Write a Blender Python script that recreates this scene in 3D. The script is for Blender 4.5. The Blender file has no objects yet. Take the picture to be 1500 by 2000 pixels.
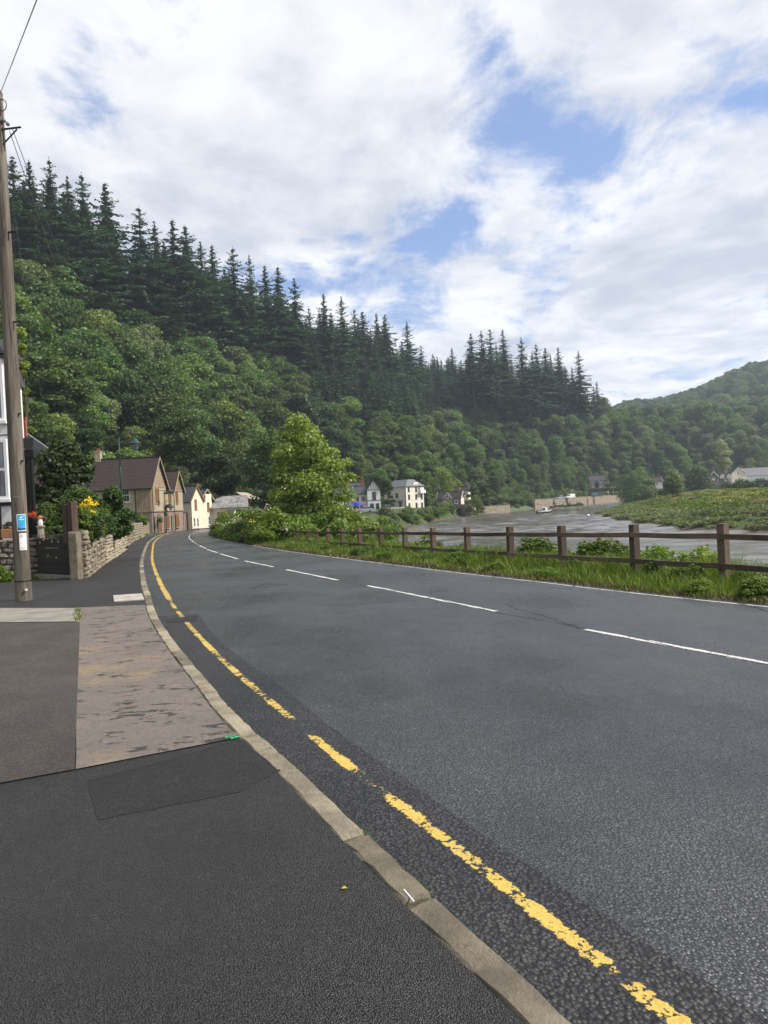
import bpy, bmesh, math, random
import numpy as np
from mathutils import Matrix, Vector
random.seed(7); RS=np.random.RandomState(11)
S=bpy.context.scene; COL=S.collection
# ------------------------------------------------------------------ camera
PITCH,ROLL,EYE,FPX=math.radians(-0.7),math.radians(2.7),1.6,1386.0
_f=np.array([0,math.cos(PITCH),math.sin(PITCH)]); _r=np.array([1.,0,0]); _u=np.cross(_r,_f)
CR=math.cos(ROLL)*_r-math.sin(ROLL)*_u; CU=math.sin(ROLL)*_r+math.cos(ROLL)*_u
cd=bpy.data.cameras.new('camera'); cam=bpy.data.objects.new('camera',cd); COL.objects.link(cam); S.camera=cam
cd.sensor_fit='VERTICAL'; cd.sensor_height=24; cd.lens=24*FPX/2000; cd.clip_start=.05; cd.clip_end=6000
m=Matrix.Identity(4)
for i in range(3): m[i][0]=CR[i]; m[i][1]=CU[i]; m[i][2]=-_f[i]
m[2][3]=EYE; cam.matrix_world=m
# ------------------------------------------------------------------ light
SUN_EL,SUN_AZ=math.radians(46),math.radians(98)       # azimuth clockwise from +Y (view direction)
W=bpy.data.worlds.new('World'); S.world=W; W.use_nodes=True
sl=bpy.data.lights.new('sun','SUN'); sun=bpy.data.objects.new('sun',sl); COL.objects.link(sun)
sl.energy=4.2; sl.angle=math.radians(4); sl.color=(1,.93,.82)
sd=Vector((math.sin(SUN_AZ)*math.cos(SUN_EL),math.cos(SUN_AZ)*math.cos(SUN_EL),math.sin(SUN_EL)))
sun.rotation_euler=sd.to_track_quat('Z','Y').to_euler(); sun.location=(40,-20,60)
S.view_settings.view_transform='Standard'; S.view_settings.look='None'; S.view_settings.exposure=0.52; S.view_settings.gamma=1
S.view_settings.use_curve_mapping=False

class NT:
    def __init__(s,nt): s.nt=nt; s.n=nt.nodes; s.l=nt.links
    def new(s,t,**k):
        n=s.n.new(t)
        for a,v in k.items(): setattr(n,a,v)
        return n
    def put(s,sock,v):
        if isinstance(v,bpy.types.NodeSocket): s.l.new(v,sock)
        else:
            if isinstance(v,(tuple,list)) and len(v)==3 and sock.type=='RGBA': v=(*v,1)
            sock.default_value=v
    def math(s,op,a,b=0.,c=None,clamp=False):
        n=s.new('ShaderNodeMath',operation=op,use_clamp=clamp); s.put(n.inputs[0],a); s.put(n.inputs[1],b)
        if c is not None: s.put(n.inputs[2],c)
        return n.outputs[0]
    def vmath(s,op,a,b=(0,0,0)):
        n=s.new('ShaderNodeVectorMath',operation=op); s.put(n.inputs[0],a)
        if op=='SCALE': s.put(n.inputs[3],b)
        else: s.put(n.inputs[1],b)
        return n.outputs[1] if op in('DOT_PRODUCT','LENGTH') else n.outputs[0]
    def ramp(s,v,lo,hi,a=0.,b=1.,smooth=True):
        n=s.new('ShaderNodeMapRange',interpolation_type='SMOOTHSTEP' if smooth else 'LINEAR')
        for i,x in enumerate((v,lo,hi,a,b)): s.put(n.inputs[i],x)
        return n.outputs[0]
    def mix(s,f,a,b,mode='MIX'):
        n=s.new('ShaderNodeMix',data_type='RGBA',blend_type=mode); s.put(n.inputs[0],f); s.put(n.inputs[6],a); s.put(n.inputs[7],b); return n.outputs[2]
    def noise(s,vec,scale,detail=4,rough=.55,dist=0.,dim='3D'):
        n=s.new('ShaderNodeTexNoise',noise_dimensions=dim); s.put(n.inputs['Vector'],vec); s.put(n.inputs['Scale'],scale)
        s.put(n.inputs['Detail'],detail); s.put(n.inputs['Roughness'],rough); s.put(n.inputs['Distortion'],dist); return n.outputs['Fac']
    def scale(s,vec,xyz):
        n=s.new('ShaderNodeMapping'); s.put(n.inputs[0],vec); n.inputs[3].default_value=xyz; return n.outputs[0]

def pix_ray(px,py):
    d=_f+CR*(px-750)/FPX+CU*(1000-py)/FPX; return d
# world: Nishita sky with broken cloud, thinned where the blue shows
t=NT(W.node_tree); t.n.clear()
out=t.new('ShaderNodeOutputWorld'); bg=t.new('ShaderNodeBackground'); t.l.new(bg.outputs[0],out.inputs[0])
sky=t.new('ShaderNodeTexSky',sky_type='NISHITA'); sky.sun_disc=False; sky.sun_elevation=SUN_EL; sky.sun_rotation=SUN_AZ
sky.air_density=1.1; sky.dust_density=.6; sky.ozone_density=2.5
tc=t.new('ShaderNodeTexCoord').outputs['Generated']; dirn=t.vmath('NORMALIZE',tc)
sp=t.new('ShaderNodeSeparateXYZ'); t.put(sp.inputs[0],dirn)
zc=t.math('ADD',t.math('MAXIMUM',sp.outputs[2],0.),.13)
cmb=t.new('ShaderNodeCombineXYZ'); t.put(cmb.inputs[0],t.math('DIVIDE',sp.outputs[0],zc)); t.put(cmb.inputs[1],t.math('DIVIDE',sp.outputs[1],zc))
cv=t.vmath('ADD',cmb.outputs[0],(3.1,1.7,0))
holes=[(215,205,95,.34),(150,180,60,.2),(365,25,90,.26),(1040,60,130,.16),(1090,160,120,.34),(1180,210,110,.22),(960,250,80,.2),(880,330,85,.34),(860,410,80,.3),(840,470,80,.4),(770,520,90,.4),(640,555,90,.34),(530,525,80,.28),
(1470,60,110,.36),(1440,190,90,.3),(1330,250,110,.3),(1210,345,100,.38),(1060,480,70,.18),(1180,460,80,.2),(1120,640,70,.14),(1300,735,70,.2),(1480,620,60,.24),(590,330,80,.1),(950,520,50,.12),(930,160,90,.12),(820,590,60,.15),(1100,600,70,.16)]
bias=0.
for px,py,r,a in holes:
    d=pix_ray(px,py); d=d/np.linalg.norm(d)
    dp=t.vmath('DOT_PRODUCT',dirn,tuple(d)); c1=math.cos(math.atan(r*1.5/FPX)); 
    bias=t.math('ADD',bias,t.ramp(dp,c1,1.0,0.,a*.43))
clr=[(1330,60,190,.3),(650,180,300,.28),(430,330,280,.25),(120,90,120,.2),(560,420,150,.2),(1000,620,220,.1),(1380,420,180,.2),(700,610,80,.2),(1300,640,160,.12)]
for px,py,r,a in clr:
    d=pix_ray(px,py); d=d/np.linalg.norm(d)
    dp=t.vmath('DOT_PRODUCT',dirn,tuple(d)); c1=math.cos(math.atan(r*1.5/FPX))
    bias=t.math('SUBTRACT',bias,t.ramp(dp,c1,1.0,0.,a*.5))
n1=t.noise(cv,.9,9,.6,.35); n2=t.noise(t.scale(cv,(1.,.75,1)),4.2,9,.64,.25)
dens=t.math('ADD',t.math('MULTIPLY',t.math('SUBTRACT',n1,.5),1.5),t.math('ADD',t.math('MULTIPLY',n2,1.5),-.22))
cover=t.ramp(t.math('SUBTRACT',dens,bias),.10,.52)
tone=t.noise(t.vmath('ADD',cv,(5,2,1)),1.5,8,.6,.5); tone2=t.noise(t.vmath('ADD',cv,(1,9,4)),5.,6,.6,.3)
tt=t.math('ADD',t.math('MULTIPLY',tone,.7),t.math('MULTIPLY',tone2,.3))
ccol=t.mix(t.ramp(tt,.36,.64),(5.0,5.3,6.1),(9.0,9.0,9.1))
lowb=t.ramp(sp.outputs[2],.05,.5,1.12,.98); ccol=t.mix(1.,ccol,lowb,'MULTIPLY')
skc=t.mix(1.,sky.outputs[0],(.66,.93,1.32),'MULTIPLY')
skc=t.mix(.3,skc,(5.0,6.3,8.8))
fin=t.mix(t.math('MULTIPLY',cover,.96),skc,ccol)
t.put(bg.inputs[0],fin); bg.inputs[1].default_value=.085

# ------------------------------------------------------------------ geometry of the place
def interp(x,pts): xs,ys=zip(*pts); return np.interp(x,xs,ys)
def zr(Y): return interp(Y,[(-60,0),(13,0),(90,-.93),(112,-1.02),(150,-.75),(185,-.35),(260,-.2),(400,-.2)])
KERB=[(-7,5.0),(-5,4.0),(-2.2,2.65),(0,1.56),(2.0,.50),(2.4,.29),(2.75,.11),(3.25,-.13),(3.42,-.22),(3.79,-.40),(4.17,-.58),(4.86,-.96),(5.56,-1.30),(6.4,-1.66),(7.18,-2.01),(8.85,-2.76),(11.1,-3.68),(12.95,-4.3),(15.0,-5.08),(20.6,-7.05),(27,-9.25),(37,-12.5),(50.9,-16.96),(64.9,-21.1),(80,-25.3),(95,-28),(112,-27.5),(132,-24),(160,-18),(190,-12),(226,-6),(262,8),(300,32),(330,58),(400,112)]
EDGE=[(-7,17),(0,12.0),(4,9.),(7.5,6.35),(9.38,5.02),(10.8,4.11),(12.31,3.33),(14.5,2.34),(15.65,1.76),(18.6,.54),(22.84,-1.27),(30,-4.23),(35.4,-6.21),(48.5,-10.9),(59.6,-14.6),(70,-17.2),(85,-19.8),(98,-21.4),(110,-21.2),(128,-18),(158,-12),(190,-6),(224,0),(257,13),(295,37),(325,63),(400,120)]
def _smooth(pts,step=.5):
    y=np.arange(pts[0][0],pts[-1][0],step); x=interp(y,pts)
    for it in range(14):
        k=np.where(y<8,.0,.5); x[1:-1]=x[1:-1]*(1-k[1:-1])+k[1:-1]*.5*(x[:-2]+x[2:])
    return y,x
_ky,_kx=_smooth(KERB); _ey,_ex=_smooth(EDGE)
def kx(Y): return np.interp(Y,_ky,_kx)
def ex(Y): return np.interp(Y,_ey,_ex)
def knorm(Y):
    d=(kx(Y+.3)-kx(Y-.3))/.6; L=math.hypot(1,d); return np.array([1/L,-d/L])       # right-hand normal in plan (towards road)
def G(px,py,off=0.):
    d=pix_ray(px,py); Y=10.
    tt=(off-EYE)/d[2] if d[2]<-1e-4 else 50
    for _ in range(60):
        Y=d[1]*tt; z=zr(Y)+off; tn=(z-EYE)/d[2] if d[2]<-1e-4 else tt; tt=.6*tt+.4*tn
    return np.array([d[0]*tt,d[1]*tt,EYE+d[2]*tt])
def at(px,py,Y):
    d=pix_ray(px,py); k=Y/d[1]; return np.array([d[0]*k,Y,EYE+d[2]*k])
def X_at(px,Y,z=0.):      # x of a vertical through pixel column px at height z
    x=(px-750)/FPX*Y
    for _ in range(4):
        q=proj(np.array([x,Y,z])); x+=(px-q[0])/FPX*Y
    return x
def proj(P):
    P=np.asarray(P,float)-np.array([0,0,EYE]); w=P@_f
    return np.stack([750+FPX*(P@CR)/w,1000-FPX*(P@CU)/w],-1)
RIVER=[(40,-60),(20,-8),(15,6),(12.5,12),(9.8,20),(7,27),(3.5,38),(1.5,48),(-.5,62),(-3,80),(-4,100),(-3,125),(-.5,149),(10.8,187),(28,245),(48,278),(65,303),(100,362),(141,428),(180,470),
(250,455),(215,415),(150,350),(105,285),(78,235),(62,205),(56,190),(49,155),(44.6,126),(43,110),(42,100),(45,93.5),(50,88),(72,74),(140,45),(300,0),(420,-60)]
FOOT=[(-42,-80),(-37,30),(-44,90),(-45,125),(-38,165),(-22,225),(10,272),(45,318),(88,400),(150,455),(240,475),(420,470),(800,430)]
GARDEN=[(-60,22.2),(-9.7,21.6),(-8.45,19.3),(-14.85,39.5),(-28.6,84),(-30,87.5),(-60,87)]
def seg_dist(P,A,B):
    A=np.array(A,float);B=np.array(B,float); AB=B-A; tt=np.clip(((P-A)@AB)/(AB@AB),0,1); Q=A+tt[...,None]*AB
    return np.linalg.norm(P-Q,axis=-1)
def poly_sd(P,poly,closed=True):
    n=len(poly); D=np.full(P.shape[:-1],1e9); ins=np.zeros(P.shape[:-1],bool)
    for i in range(n if closed else n-1):
        a=poly[i];b=poly[(i+1)%n]; D=np.minimum(D,seg_dist(P,a,b))
    for i in range(n):
        a=poly[i];b=poly[(i+1)%n]
        c=((a[1]>P[...,1])!=(b[1]>P[...,1]))&(P[...,0]<(b[0]-a[0])*(P[...,1]-a[1])/((b[1]-a[1]) or 1e-9)+a[0]); ins^=c
    return np.where(ins,-D,D)
HILLPOLY=FOOT+[(3000,430),(3000,4000),(-3000,4000),(-3000,-80)]
def sst(x,a,b): q=np.clip((x-a)/(b-a),0,1); return q*q*(3-2*q)
def wav(X,Y,s,ph=0): return np.sin(X/s+1.3*np.sin(Y/s*.7+ph)+ph)*np.cos(Y/s*.9+1.1*np.sin(X/s*.6-ph))
WZ=-4.2
def foot_s(P): return -poly_sd(P,HILLPOLY)
def terrain(X,Y):
    X=np.asarray(X,float);Y=np.asarray(Y,float); P=np.stack([X,Y],-1); base=zr(Y)-.03
    s=foot_s(P); amp=interp(X,[(-200,92),(-90,88),(-40,80),(60,76),(140,68),(220,50),(400,46),(900,46)])
    h=amp*np.where(s>0,np.minimum(s/112,1)**.93,0)*np.clip(s/8,0,1)
    h=h+np.where(s>112,(s-112)*.02,0)+np.where(s>6,1,0)*(2.2*wav(X,Y,17)+1.0*wav(X,Y,7,2))*np.clip(s/40,0,1)
    far=116*np.exp(-(((X-640)/330)**2+((Y-1050)/330)**2)); h=np.maximum(h,0)+np.where(Y>450,far,0)*sst(Y,520,760)
    right=sst(X,20,60)*sst(poly_sd(P,RIVER),0,1)
    isl=(X>40)&(Y<460)&(P@np.array([.62,-.45])>-60)
    rd=poly_sd(P,RIVER)
    # which bank: island side rises gently, near and left banks steeply
    island=sst((X-40)+(-(Y-240))*.0,-3,3)*np.where(Y<300,1,sst(X-(Y-300)*.62-88,0,10)); island=np.where((Y<80)&(X<60-(80-Y)*.0+0)&(X<34),0,island)
    island=np.where((Y<60)&(X<30),0,island)
    base=base*(1-island)+island*(.25+.25*wav(X,Y,23))
    bw=6*(1-island)+26*island; bw=np.where((Y<60)&(X<30),5.2,bw)
    land=np.clip(rd/bw,0,1); prof=np.where(island>.5,land**.8,sst(land,0,1))
    z=WZ-.35+(base-(WZ-.35))*prof+island*land*(1-land)*1.6*wav(X,Y,6.5,1)
    z=np.where(rd<0,WZ-.35-np.clip(-rd*.15,0,3),z)
    gd=-poly_sd(P,GARDEN); z=z+.8*sst(gd,.05,1.2)
    return z+h
# ------------------------------------------------------------------ helpers
def tag(o,label=None,cat=None,group=None,kind=None):
    for k,v in (('label',label),('category',cat),('group',group),('kind',kind)):
        if v: o[k]=v
    return o
def link(o,parent=None):
    COL.objects.link(o)
    if parent is not None: o.parent=parent
    return o
def mesh_np(name,V,Fq,mats,attr=None,smooth=False,matidx=None):
    V=np.asarray(V,np.float32).reshape(-1,3); Fq=np.asarray(Fq,np.int32); k=Fq.shape[1]; n=len(Fq)
    me=bpy.data.meshes.new(name); me.vertices.add(len(V)); me.vertices.foreach_set('co',V.ravel())
    me.loops.add(n*k); me.loops.foreach_set('vertex_index',Fq.ravel()); me.polygons.add(n)
    me.polygons.foreach_set('loop_start',np.arange(0,n*k,k,dtype=np.int32)); me.polygons.foreach_set('loop_total',np.full(n,k,np.int32))
    if smooth: me.polygons.foreach_set('use_smooth',np.ones(n,bool))
    if matidx is not None: me.polygons.foreach_set('material_index',np.asarray(matidx,np.int32))
    if attr is not None:
        a=me.attributes.new('tint','FLOAT','POINT'); a.data.foreach_set('value',np.asarray(attr,np.float32))
    for mm in (mats if isinstance(mats,(list,tuple)) else [mats]): me.materials.append(mm)
    me.update(calc_edges=True); return me
def obj_np(name,V,Fq,mats,parent=None,**k):
    o=bpy.data.objects.new(name,mesh_np(name,V,Fq,mats,**k)); return link(o,parent)
class MB:
    def __init__(s): s.v=[]; s.f=[]
    def poly(s,pts): i=len(s.v); s.v+= [tuple(p) for p in pts]; s.f.append(tuple(range(i,i+len(pts)))); return s
    def box(s,x0,x1,y0,y1,z0,z1,M=None):
        c=[Vector((x,y,z)) for z in(z0,z1) for x,y in((x0,y0),(x1,y0),(x1,y1),(x0,y1))]
        if M is not None: c=[M@p for p in c]
        i=len(s.v); s.v+=[tuple(p) for p in c]
        s.f+=[tuple(i+j for j in q) for q in((3,2,1,0),(4,5,6,7),(0,1,5,4),(1,2,6,5),(2,3,7,6),(3,0,4,7))]; return s
    def bar(s,a,b,w,h=None,up=(0,0,1)):
        a=Vector(a);b=Vector(b);d=(b-a); L=d.length; d.normalize(); up=Vector(up)
        if abs(d.dot(up))>.98: up=Vector((0,1,0))
        r=d.cross(up).normalized(); u=r.cross(d); h=h or w
        M=Matrix((( r.x,d.x,u.x,a.x),(r.y,d.y,u.y,a.y),(r.z,d.z,u.z,a.z),(0,0,0,1)))
        return s.box(-w/2,w/2,0,L,-h/2,h/2,M)
    def tube(s,pts,rad,n=8,caps=True):
        pts=[Vector(p) for p in pts]; R=rad if isinstance(rad,(list,tuple)) else [rad]*len(pts); i0=len(s.v)
        for k,p in enumerate(pts):
            d=(pts[min(k+1,len(pts)-1)]-pts[max(k-1,0)]).normalized(); up=Vector((0,0,1)) if abs(d.z)<.9 else Vector((0,1,0))
            r=d.cross(up).normalized(); u=r.cross(d)
            for j in range(n):
                a=2*math.pi*j/n; s.v.append(tuple(p+(r*math.cos(a)+u*math.sin(a))*R[k]))
        for k in range(len(pts)-1):
            for j in range(n):
                a=i0+k*n+j;b=i0+k*n+(j+1)%n; s.f.append((a,b,b+n,a+n))
        if caps: s.f.append(tuple(i0+j for j in reversed(range(n)))); s.f.append(tuple(i0+(len(pts)-1)*n+j for j in range(n)))
        return s
    def lathe(s,c,prof,n=16):
        i0=len(s.v)
        for r,z in prof:
            for j in range(n): a=2*math.pi*j/n; s.v.append((c[0]+r*math.cos(a),c[1]+r*math.sin(a),c[2]+z))
        for k in range(len(prof)-1):
            for j in range(n): a=i0+k*n+j;b=i0+k*n+(j+1)%n; s.f.append((a,b,b+n,a+n))
        return s
    def ball(s,c,r,n=10,sq=(1,1,1)):
        prof=[(math.sin(math.pi*k/6)*r,-math.cos(math.pi*k/6)*r) for k in range(7)]; i=len(s.v); s.lathe((0,0,0),prof,n)
        for j in range(i,len(s.v)): v=s.v[j]; s.v[j]=(c[0]+v[0]*sq[0],c[1]+v[1]*sq[1],c[2]+v[2]*sq[2])
        return s
    def mesh(s,name,mat,smooth=False,bevel=0):
        me=bpy.data.meshes.new(name); me.from_pydata(s.v,[],s.f); me.materials.append(mat)
        bm=bmesh.new(); bm.from_mesh(me); bmesh.ops.recalc_face_normals(bm,faces=bm.faces)
        if bevel: bmesh.ops.bevel(bm,geom=[e for e in bm.edges if len(e.link_faces)==2 and e.calc_face_angle(0)>.5],offset=bevel,segments=2,affect='EDGES',profile=.5)
        bm.to_mesh(me); bm.free()
        if smooth:
            for p in me.polygons: p.use_smooth=True
        return me
    def obj(s,name,mat,parent=None,smooth=False,bevel=0): return link(bpy.data.objects.new(name,s.mesh(name,mat,smooth,bevel)),parent)
def thing(name,label,cat,loc=(0,0,0),rz=0,group=None):
    o=bpy.data.objects.new(name,None); o.empty_display_size=.2; COL.objects.link(o); o.location=loc; o.rotation_euler=(0,0,rz)
    return tag(o,label,cat,group)
def put(name,me,parent=None,loc=(0,0,0),rot=(0,0,0),sc=1):
    o=bpy.data.objects.new(name,me); link(o,parent); o.location=loc; o.rotation_euler=rot; o.scale=(sc,sc,sc) if not isinstance(sc,(tuple,list)) else sc; return o
# ------------------------------------------------------------------ materials
def newmat(name):
    m=bpy.data.materials.new(name); m.use_nodes=True; t=NT(m.node_tree); b=t.n['Principled BSDF']
    t.geo=t.new('ShaderNodeNewGeometry').outputs['Position']; t.tc=t.new('ShaderNodeTexCoord').outputs['Object']
    return m,t,b
def simple(name,c1,c2=None,scale=3.,rough=.8,bump=0.,bscale=40.,spec=.4,lo=.35,hi=.65,c3=None,s3=20.,metal=0.,stretch=None,vary=0.,world=False,l3=.55,h3=.75):
    m,t,b=newmat(name); v=t.geo if world else t.tc
    vs=t.scale(v,stretch) if stretch else v
    col=c1 if c2 is None else t.mix(t.ramp(t.noise(vs,scale,6,.62),lo,hi),c1,c2)
    if c3: col=t.mix(t.ramp(t.noise(vs,s3,5,.6),l3,h3),col,c3)
    if vary:
        oi=t.new('ShaderNodeObjectInfo').outputs['Random']; col=t.mix(1.,col,t.ramp(oi,0,1,1-vary,1+vary,False),'MULTIPLY')
    t.put(b.inputs['Base Color'],col); b.inputs['Roughness'].default_value=rough; b.inputs['Specular IOR Level'].default_value=spec; b.inputs['Metallic'].default_value=metal
    if bump:
        bn=t.new('ShaderNodeBump'); bn.inputs['Distance'].default_value=.02; bn.inputs['Strength'].default_value=bump
        t.put(bn.inputs['Height'],t.noise(vs,bscale,6,.65)); t.put(b.inputs['Normal'],bn.outputs[0])
    return m
def leafmat(name,ca,cb,cc=None,transl=.3,rough=.55,var=.25,spec=.3):
    """two greens mixed by a patchy noise, per-leaf tint, per-tree random"""
    m,t,b=newmat(name); nz=t.ramp(t.noise(t.geo,.35,3),.35,.65)
    col=t.mix(nz,ca,cb)
    tint=t.new('ShaderNodeAttribute',attribute_name='tint').outputs['Fac']
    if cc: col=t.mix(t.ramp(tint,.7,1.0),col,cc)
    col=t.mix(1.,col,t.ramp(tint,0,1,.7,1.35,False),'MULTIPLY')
    oi=t.new('ShaderNodeObjectInfo').outputs['Random']; col=t.mix(1.,col,t.ramp(oi,0,1,1-var,1+var,False),'MULTIPLY')
    hue=t.new('ShaderNodeHueSaturation'); t.put(hue.inputs['Hue'],t.ramp(t.math('FRACT',t.math('MULTIPLY',oi,7.3)),0,1,.478,.515,False)); t.put(hue.inputs['Color'],col); col=hue.outputs[0]
    t.put(b.inputs['Base Color'],col); b.inputs['Roughness'].default_value=rough; b.inputs['Specular IOR Level'].default_value=spec
    tr=t.new('ShaderNodeBsdfTranslucent'); t.put(tr.inputs[0],t.mix(1.,col,(1.1,1.25,.5),'MULTIPLY')); mx=t.new('ShaderNodeMixShader'); mx.inputs[0].default_value=transl
    o=t.n['Material Output']; t.l.new(b.outputs[0],mx.inputs[1]); t.l.new(tr.outputs[0],mx.inputs[2]); t.l.new(mx.outputs[0],o.inputs[0]); return m
def asphalt_nodes(t,b,dark,light,scale,wet,bump,tone=(1,1,1),near=True):
    vo=t.new('ShaderNodeTexVoronoi'); t.put(vo.inputs['Vector'],t.geo); vo.inputs['Scale'].default_value=scale; vo.inputs['Randomness'].default_value=1
    vd=vo.outputs['Distance']; vc=t.new('ShaderNodeSeparateColor'); t.put(vc.inputs[0],vo.outputs['Color'])
    big=t.noise(t.geo,.35,5,.6); mid=t.noise(t.geo,2.2,5,.6)
    gr=t.noise(t.geo,scale*.8,2,.8); col=t.mix(t.math('MULTIPLY',t.math('POWER',vc.outputs[0],1.5),t.ramp(gr,.35,.62,.3,1.25)),dark,light)
    col=t.mix(1.,col,t.ramp(t.noise(t.geo,scale*.16,3,.7),.3,.7,.72,1.28),'MULTIPLY')
    col=t.mix(t.ramp(vd,.28,.62),col,tuple(c*.35 for c in dark))
    col=t.mix(1.,col,t.ramp(big,.3,.7,.78,1.2),'MULTIPLY'); col=t.mix(1.,col,t.ramp(mid,.3,.7,.86,1.12),'MULTIPLY')
    h=t.math('ADD',t.math('MULTIPLY',t.math('SUBTRACT',1.,vd),.8),t.math('MULTIPLY',t.noise(t.geo,scale*.45,3),.7))
    return col,h,big,mid
def asphalt(name,dark,light,scale,rough=.5,bump=.6,spec=.5,cracks=None,stain=None):
    m,t,b=newmat(name); col,h,big,mid=asphalt_nodes(t,b,dark,light,scale,0,bump)
    if stain: col=t.mix(t.ramp(t.noise(t.scale(t.geo,stain[1]),stain[2],6,.65),stain[3],stain[4]),col,stain[0])
    if cracks:
        cr=t.new('ShaderNodeTexVoronoi',feature='DISTANCE_TO_EDGE'); wv=t.vmath('ADD',t.geo,t.vmath('SCALE',t.new('ShaderNodeTexNoise').outputs['Color'],.6)); t.put(cr.inputs['Vector'],t.scale(t.geo,(1,.6,1))); cr.inputs['Scale'].default_value=cracks
        msk=t.math('MULTIPLY',t.ramp(cr.outputs['Distance'],.0,.007,1.,0.),t.ramp(t.noise(t.geo,.22,3),.52,.62)); col=t.mix(t.math('MULTIPLY',msk,.55),col,(.012,.012,.013))
    t.put(b.inputs['Base Color'],col)
    rr=t.ramp(t.math('ADD',t.math('MULTIPLY',big,.6),t.math('MULTIPLY',t.noise(t.scale(t.geo,(1,.25,1)),.9,5,.6),.4)),.36,.62,rough-.12,rough+.12); t.put(b.inputs['Roughness'],rr); b.inputs['Specular IOR Level'].default_value=spec
    bn=t.new('ShaderNodeBump'); bn.inputs['Distance'].default_value=.011; bn.inputs['Strength'].default_value=bump; t.put(bn.inputs['Height'],h); t.put(b.inputs['Normal'],bn.outputs[0])
    return m
M={}
M['road']=asphalt('road_asphalt',(.034,.036,.041),(.088,.092,.102),78,.35,.75,.9,cracks=.55,stain=((.018,.018,.02),(1,.3,1),.5,.64,.8))
M['channel']=asphalt('channel_asphalt',(.026,.026,.028),(.062,.062,.066),58,.5,1.,.5)
M['foot']=asphalt('footway_asphalt',(.023,.0215,.0225),(.072,.068,.069),150,.5,.9,.45)
M['patch']=asphalt('patch_asphalt',(.017,.016,.017),(.056,.053,.055),150,.62,.45,.4)
M['apron']=asphalt('old_apron_surface',(.085,.072,.066),(.165,.143,.13),170,.75,.7,.35,stain=((.06,.055,.052),(1,.5,1),2.2,.5,.75))
# worn concrete with pits and dark stains
def conc_mat():
    m,t,b=newmat('worn_concrete'); v=t.geo
    vs=t.scale(v,(1.,1.9,1.)); n=t.noise(vs,1.9,9,.72,.2); n2=t.noise(vs,5.5,6,.7,.6); fine=t.noise(v,70,3,.7)
    col=t.mix(t.ramp(t.noise(v,1.3,5),.35,.65),(.225,.18,.15),(.165,.135,.115)); col=t.mix(t.ramp(fine,.35,.7),tuple([.13,.115,.105]),col)
    col=t.mix(t.ramp(t.noise(v,.9,3),.52,.66),col,(.23,.175,.11)); col=t.mix(t.math('MULTIPLY',t.ramp(t.noise(t.scale(v,(.8,1.5,1)),1.6,8,.75),.5,.66),.55),col,(.085,.075,.07))
    col=t.mix(t.math('MULTIPLY',t.ramp(t.noise(v,13,6,.75),.48,.62),.55),col,(.10,.088,.08)); pit=t.math('MULTIPLY',t.ramp(n2,.53,.62),t.ramp(n,.5,.58)); col=t.mix(pit,col,(.045,.04,.038))
    t.put(b.inputs['Base Color'],col); b.inputs['Roughness'].default_value=.8
    bn=t.new('ShaderNodeBump'); bn.inputs['Distance'].default_value=.06; bn.inputs['Strength'].default_value=1.
    t.put(bn.inputs['Height'],t.math('SUBTRACT',t.math('ADD',t.math('MULTIPLY',fine,.14),t.math('MULTIPLY',n2,.35)),t.math('MULTIPLY',pit,.7))); t.put(b.inputs['Normal'],bn.outputs[0]); return m
M['conc']=conc_mat()
M['strip']=simple('smooth_concrete',(.27,.25,.21),(.19,.175,.155),3,.8,.4,90,world=True)
M['kerb']=simple('kerb_stone',(.27,.235,.17),(.14,.12,.088),3.2,.85,.7,60,c3=(.09,.08,.06),s3=9,vary=.42,world=True,l3=.56,h3=.78)
M['slab']=simple('cover_concrete',(.42,.39,.34),(.33,.30,.26),6,.85,.3,80)
# yellow / white worn paint drawn over the same asphalt
def paint(name,pc,edge=.055,cov=.5,worn=None,scale=22,atten=None):
    m,t,b=newmat(name); col,h,big,mid=asphalt_nodes(t,b,(.026,.026,.028),(.062,.062,.066),58,0,1)
    cr=t.new('ShaderNodeAttribute',attribute_name='tint').outputs['Fac']      # across 0..1
    e=t.math('ABSOLUTE',t.math('SUBTRACT',cr,.5))
    n=t.noise(t.geo,scale,7,.68); n2=t.noise(t.geo,2.1,3,.6); n3=t.noise(t.geo,7,3,.6)
    v=t.math('ADD',t.math('ADD',t.math('MULTIPLY',n,.75),t.math('MULTIPLY',n2,.5)),t.math('MULTIPLY',n3,.3))
    v=t.math('SUBTRACT',v,t.math('MULTIPLY',t.ramp(e,.25,.5),.14))
    if atten: 
        sp=t.new('ShaderNodeSeparateXYZ'); t.put(sp.inputs[0],t.geo)
        for y0,w,a in atten: v=t.math('SUBTRACT',v,t.ramp(t.math('ABSOLUTE',t.math('SUBTRACT',sp.outputs[1],y0)),0,w,a,0.))
    msk=t.ramp(v,cov,cov+.022)
    pcn=t.mix(t.ramp(n,.3,.75),pc,tuple(c*.72 for c in pc)); t.put(b.inputs['Base Color'],t.mix(msk,col,pcn)); t.put(b.inputs['Roughness'],t.ramp(msk,0,1,.47,.6))
    bn=t.new('ShaderNodeBump'); bn.inputs['Distance'].default_value=.006; bn.inputs['Strength'].default_value=.6; t.put(bn.inputs['Height'],t.math('ADD',h,t.math('MULTIPLY',msk,.8))); t.put(b.inputs['Normal'],bn.outputs[0]); return m
M['yellow']=paint('worn_yellow_paint',(.60,.42,.085),cov=.738,scale=30,atten=[(5.15,.32,.3),(10.6,.25,.2)])
M['yellow_far']=paint('yellow_paint_far',(.55,.38,.09),cov=.68)
M['white']=paint('white_paint',(.62,.62,.60),cov=.65)
M['whitee']=paint('worn_white_paint',(.55,.54,.49),cov=.70)
M['white2']=paint('thin_edge_paint',(.55,.54,.50),cov=.70)
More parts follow.
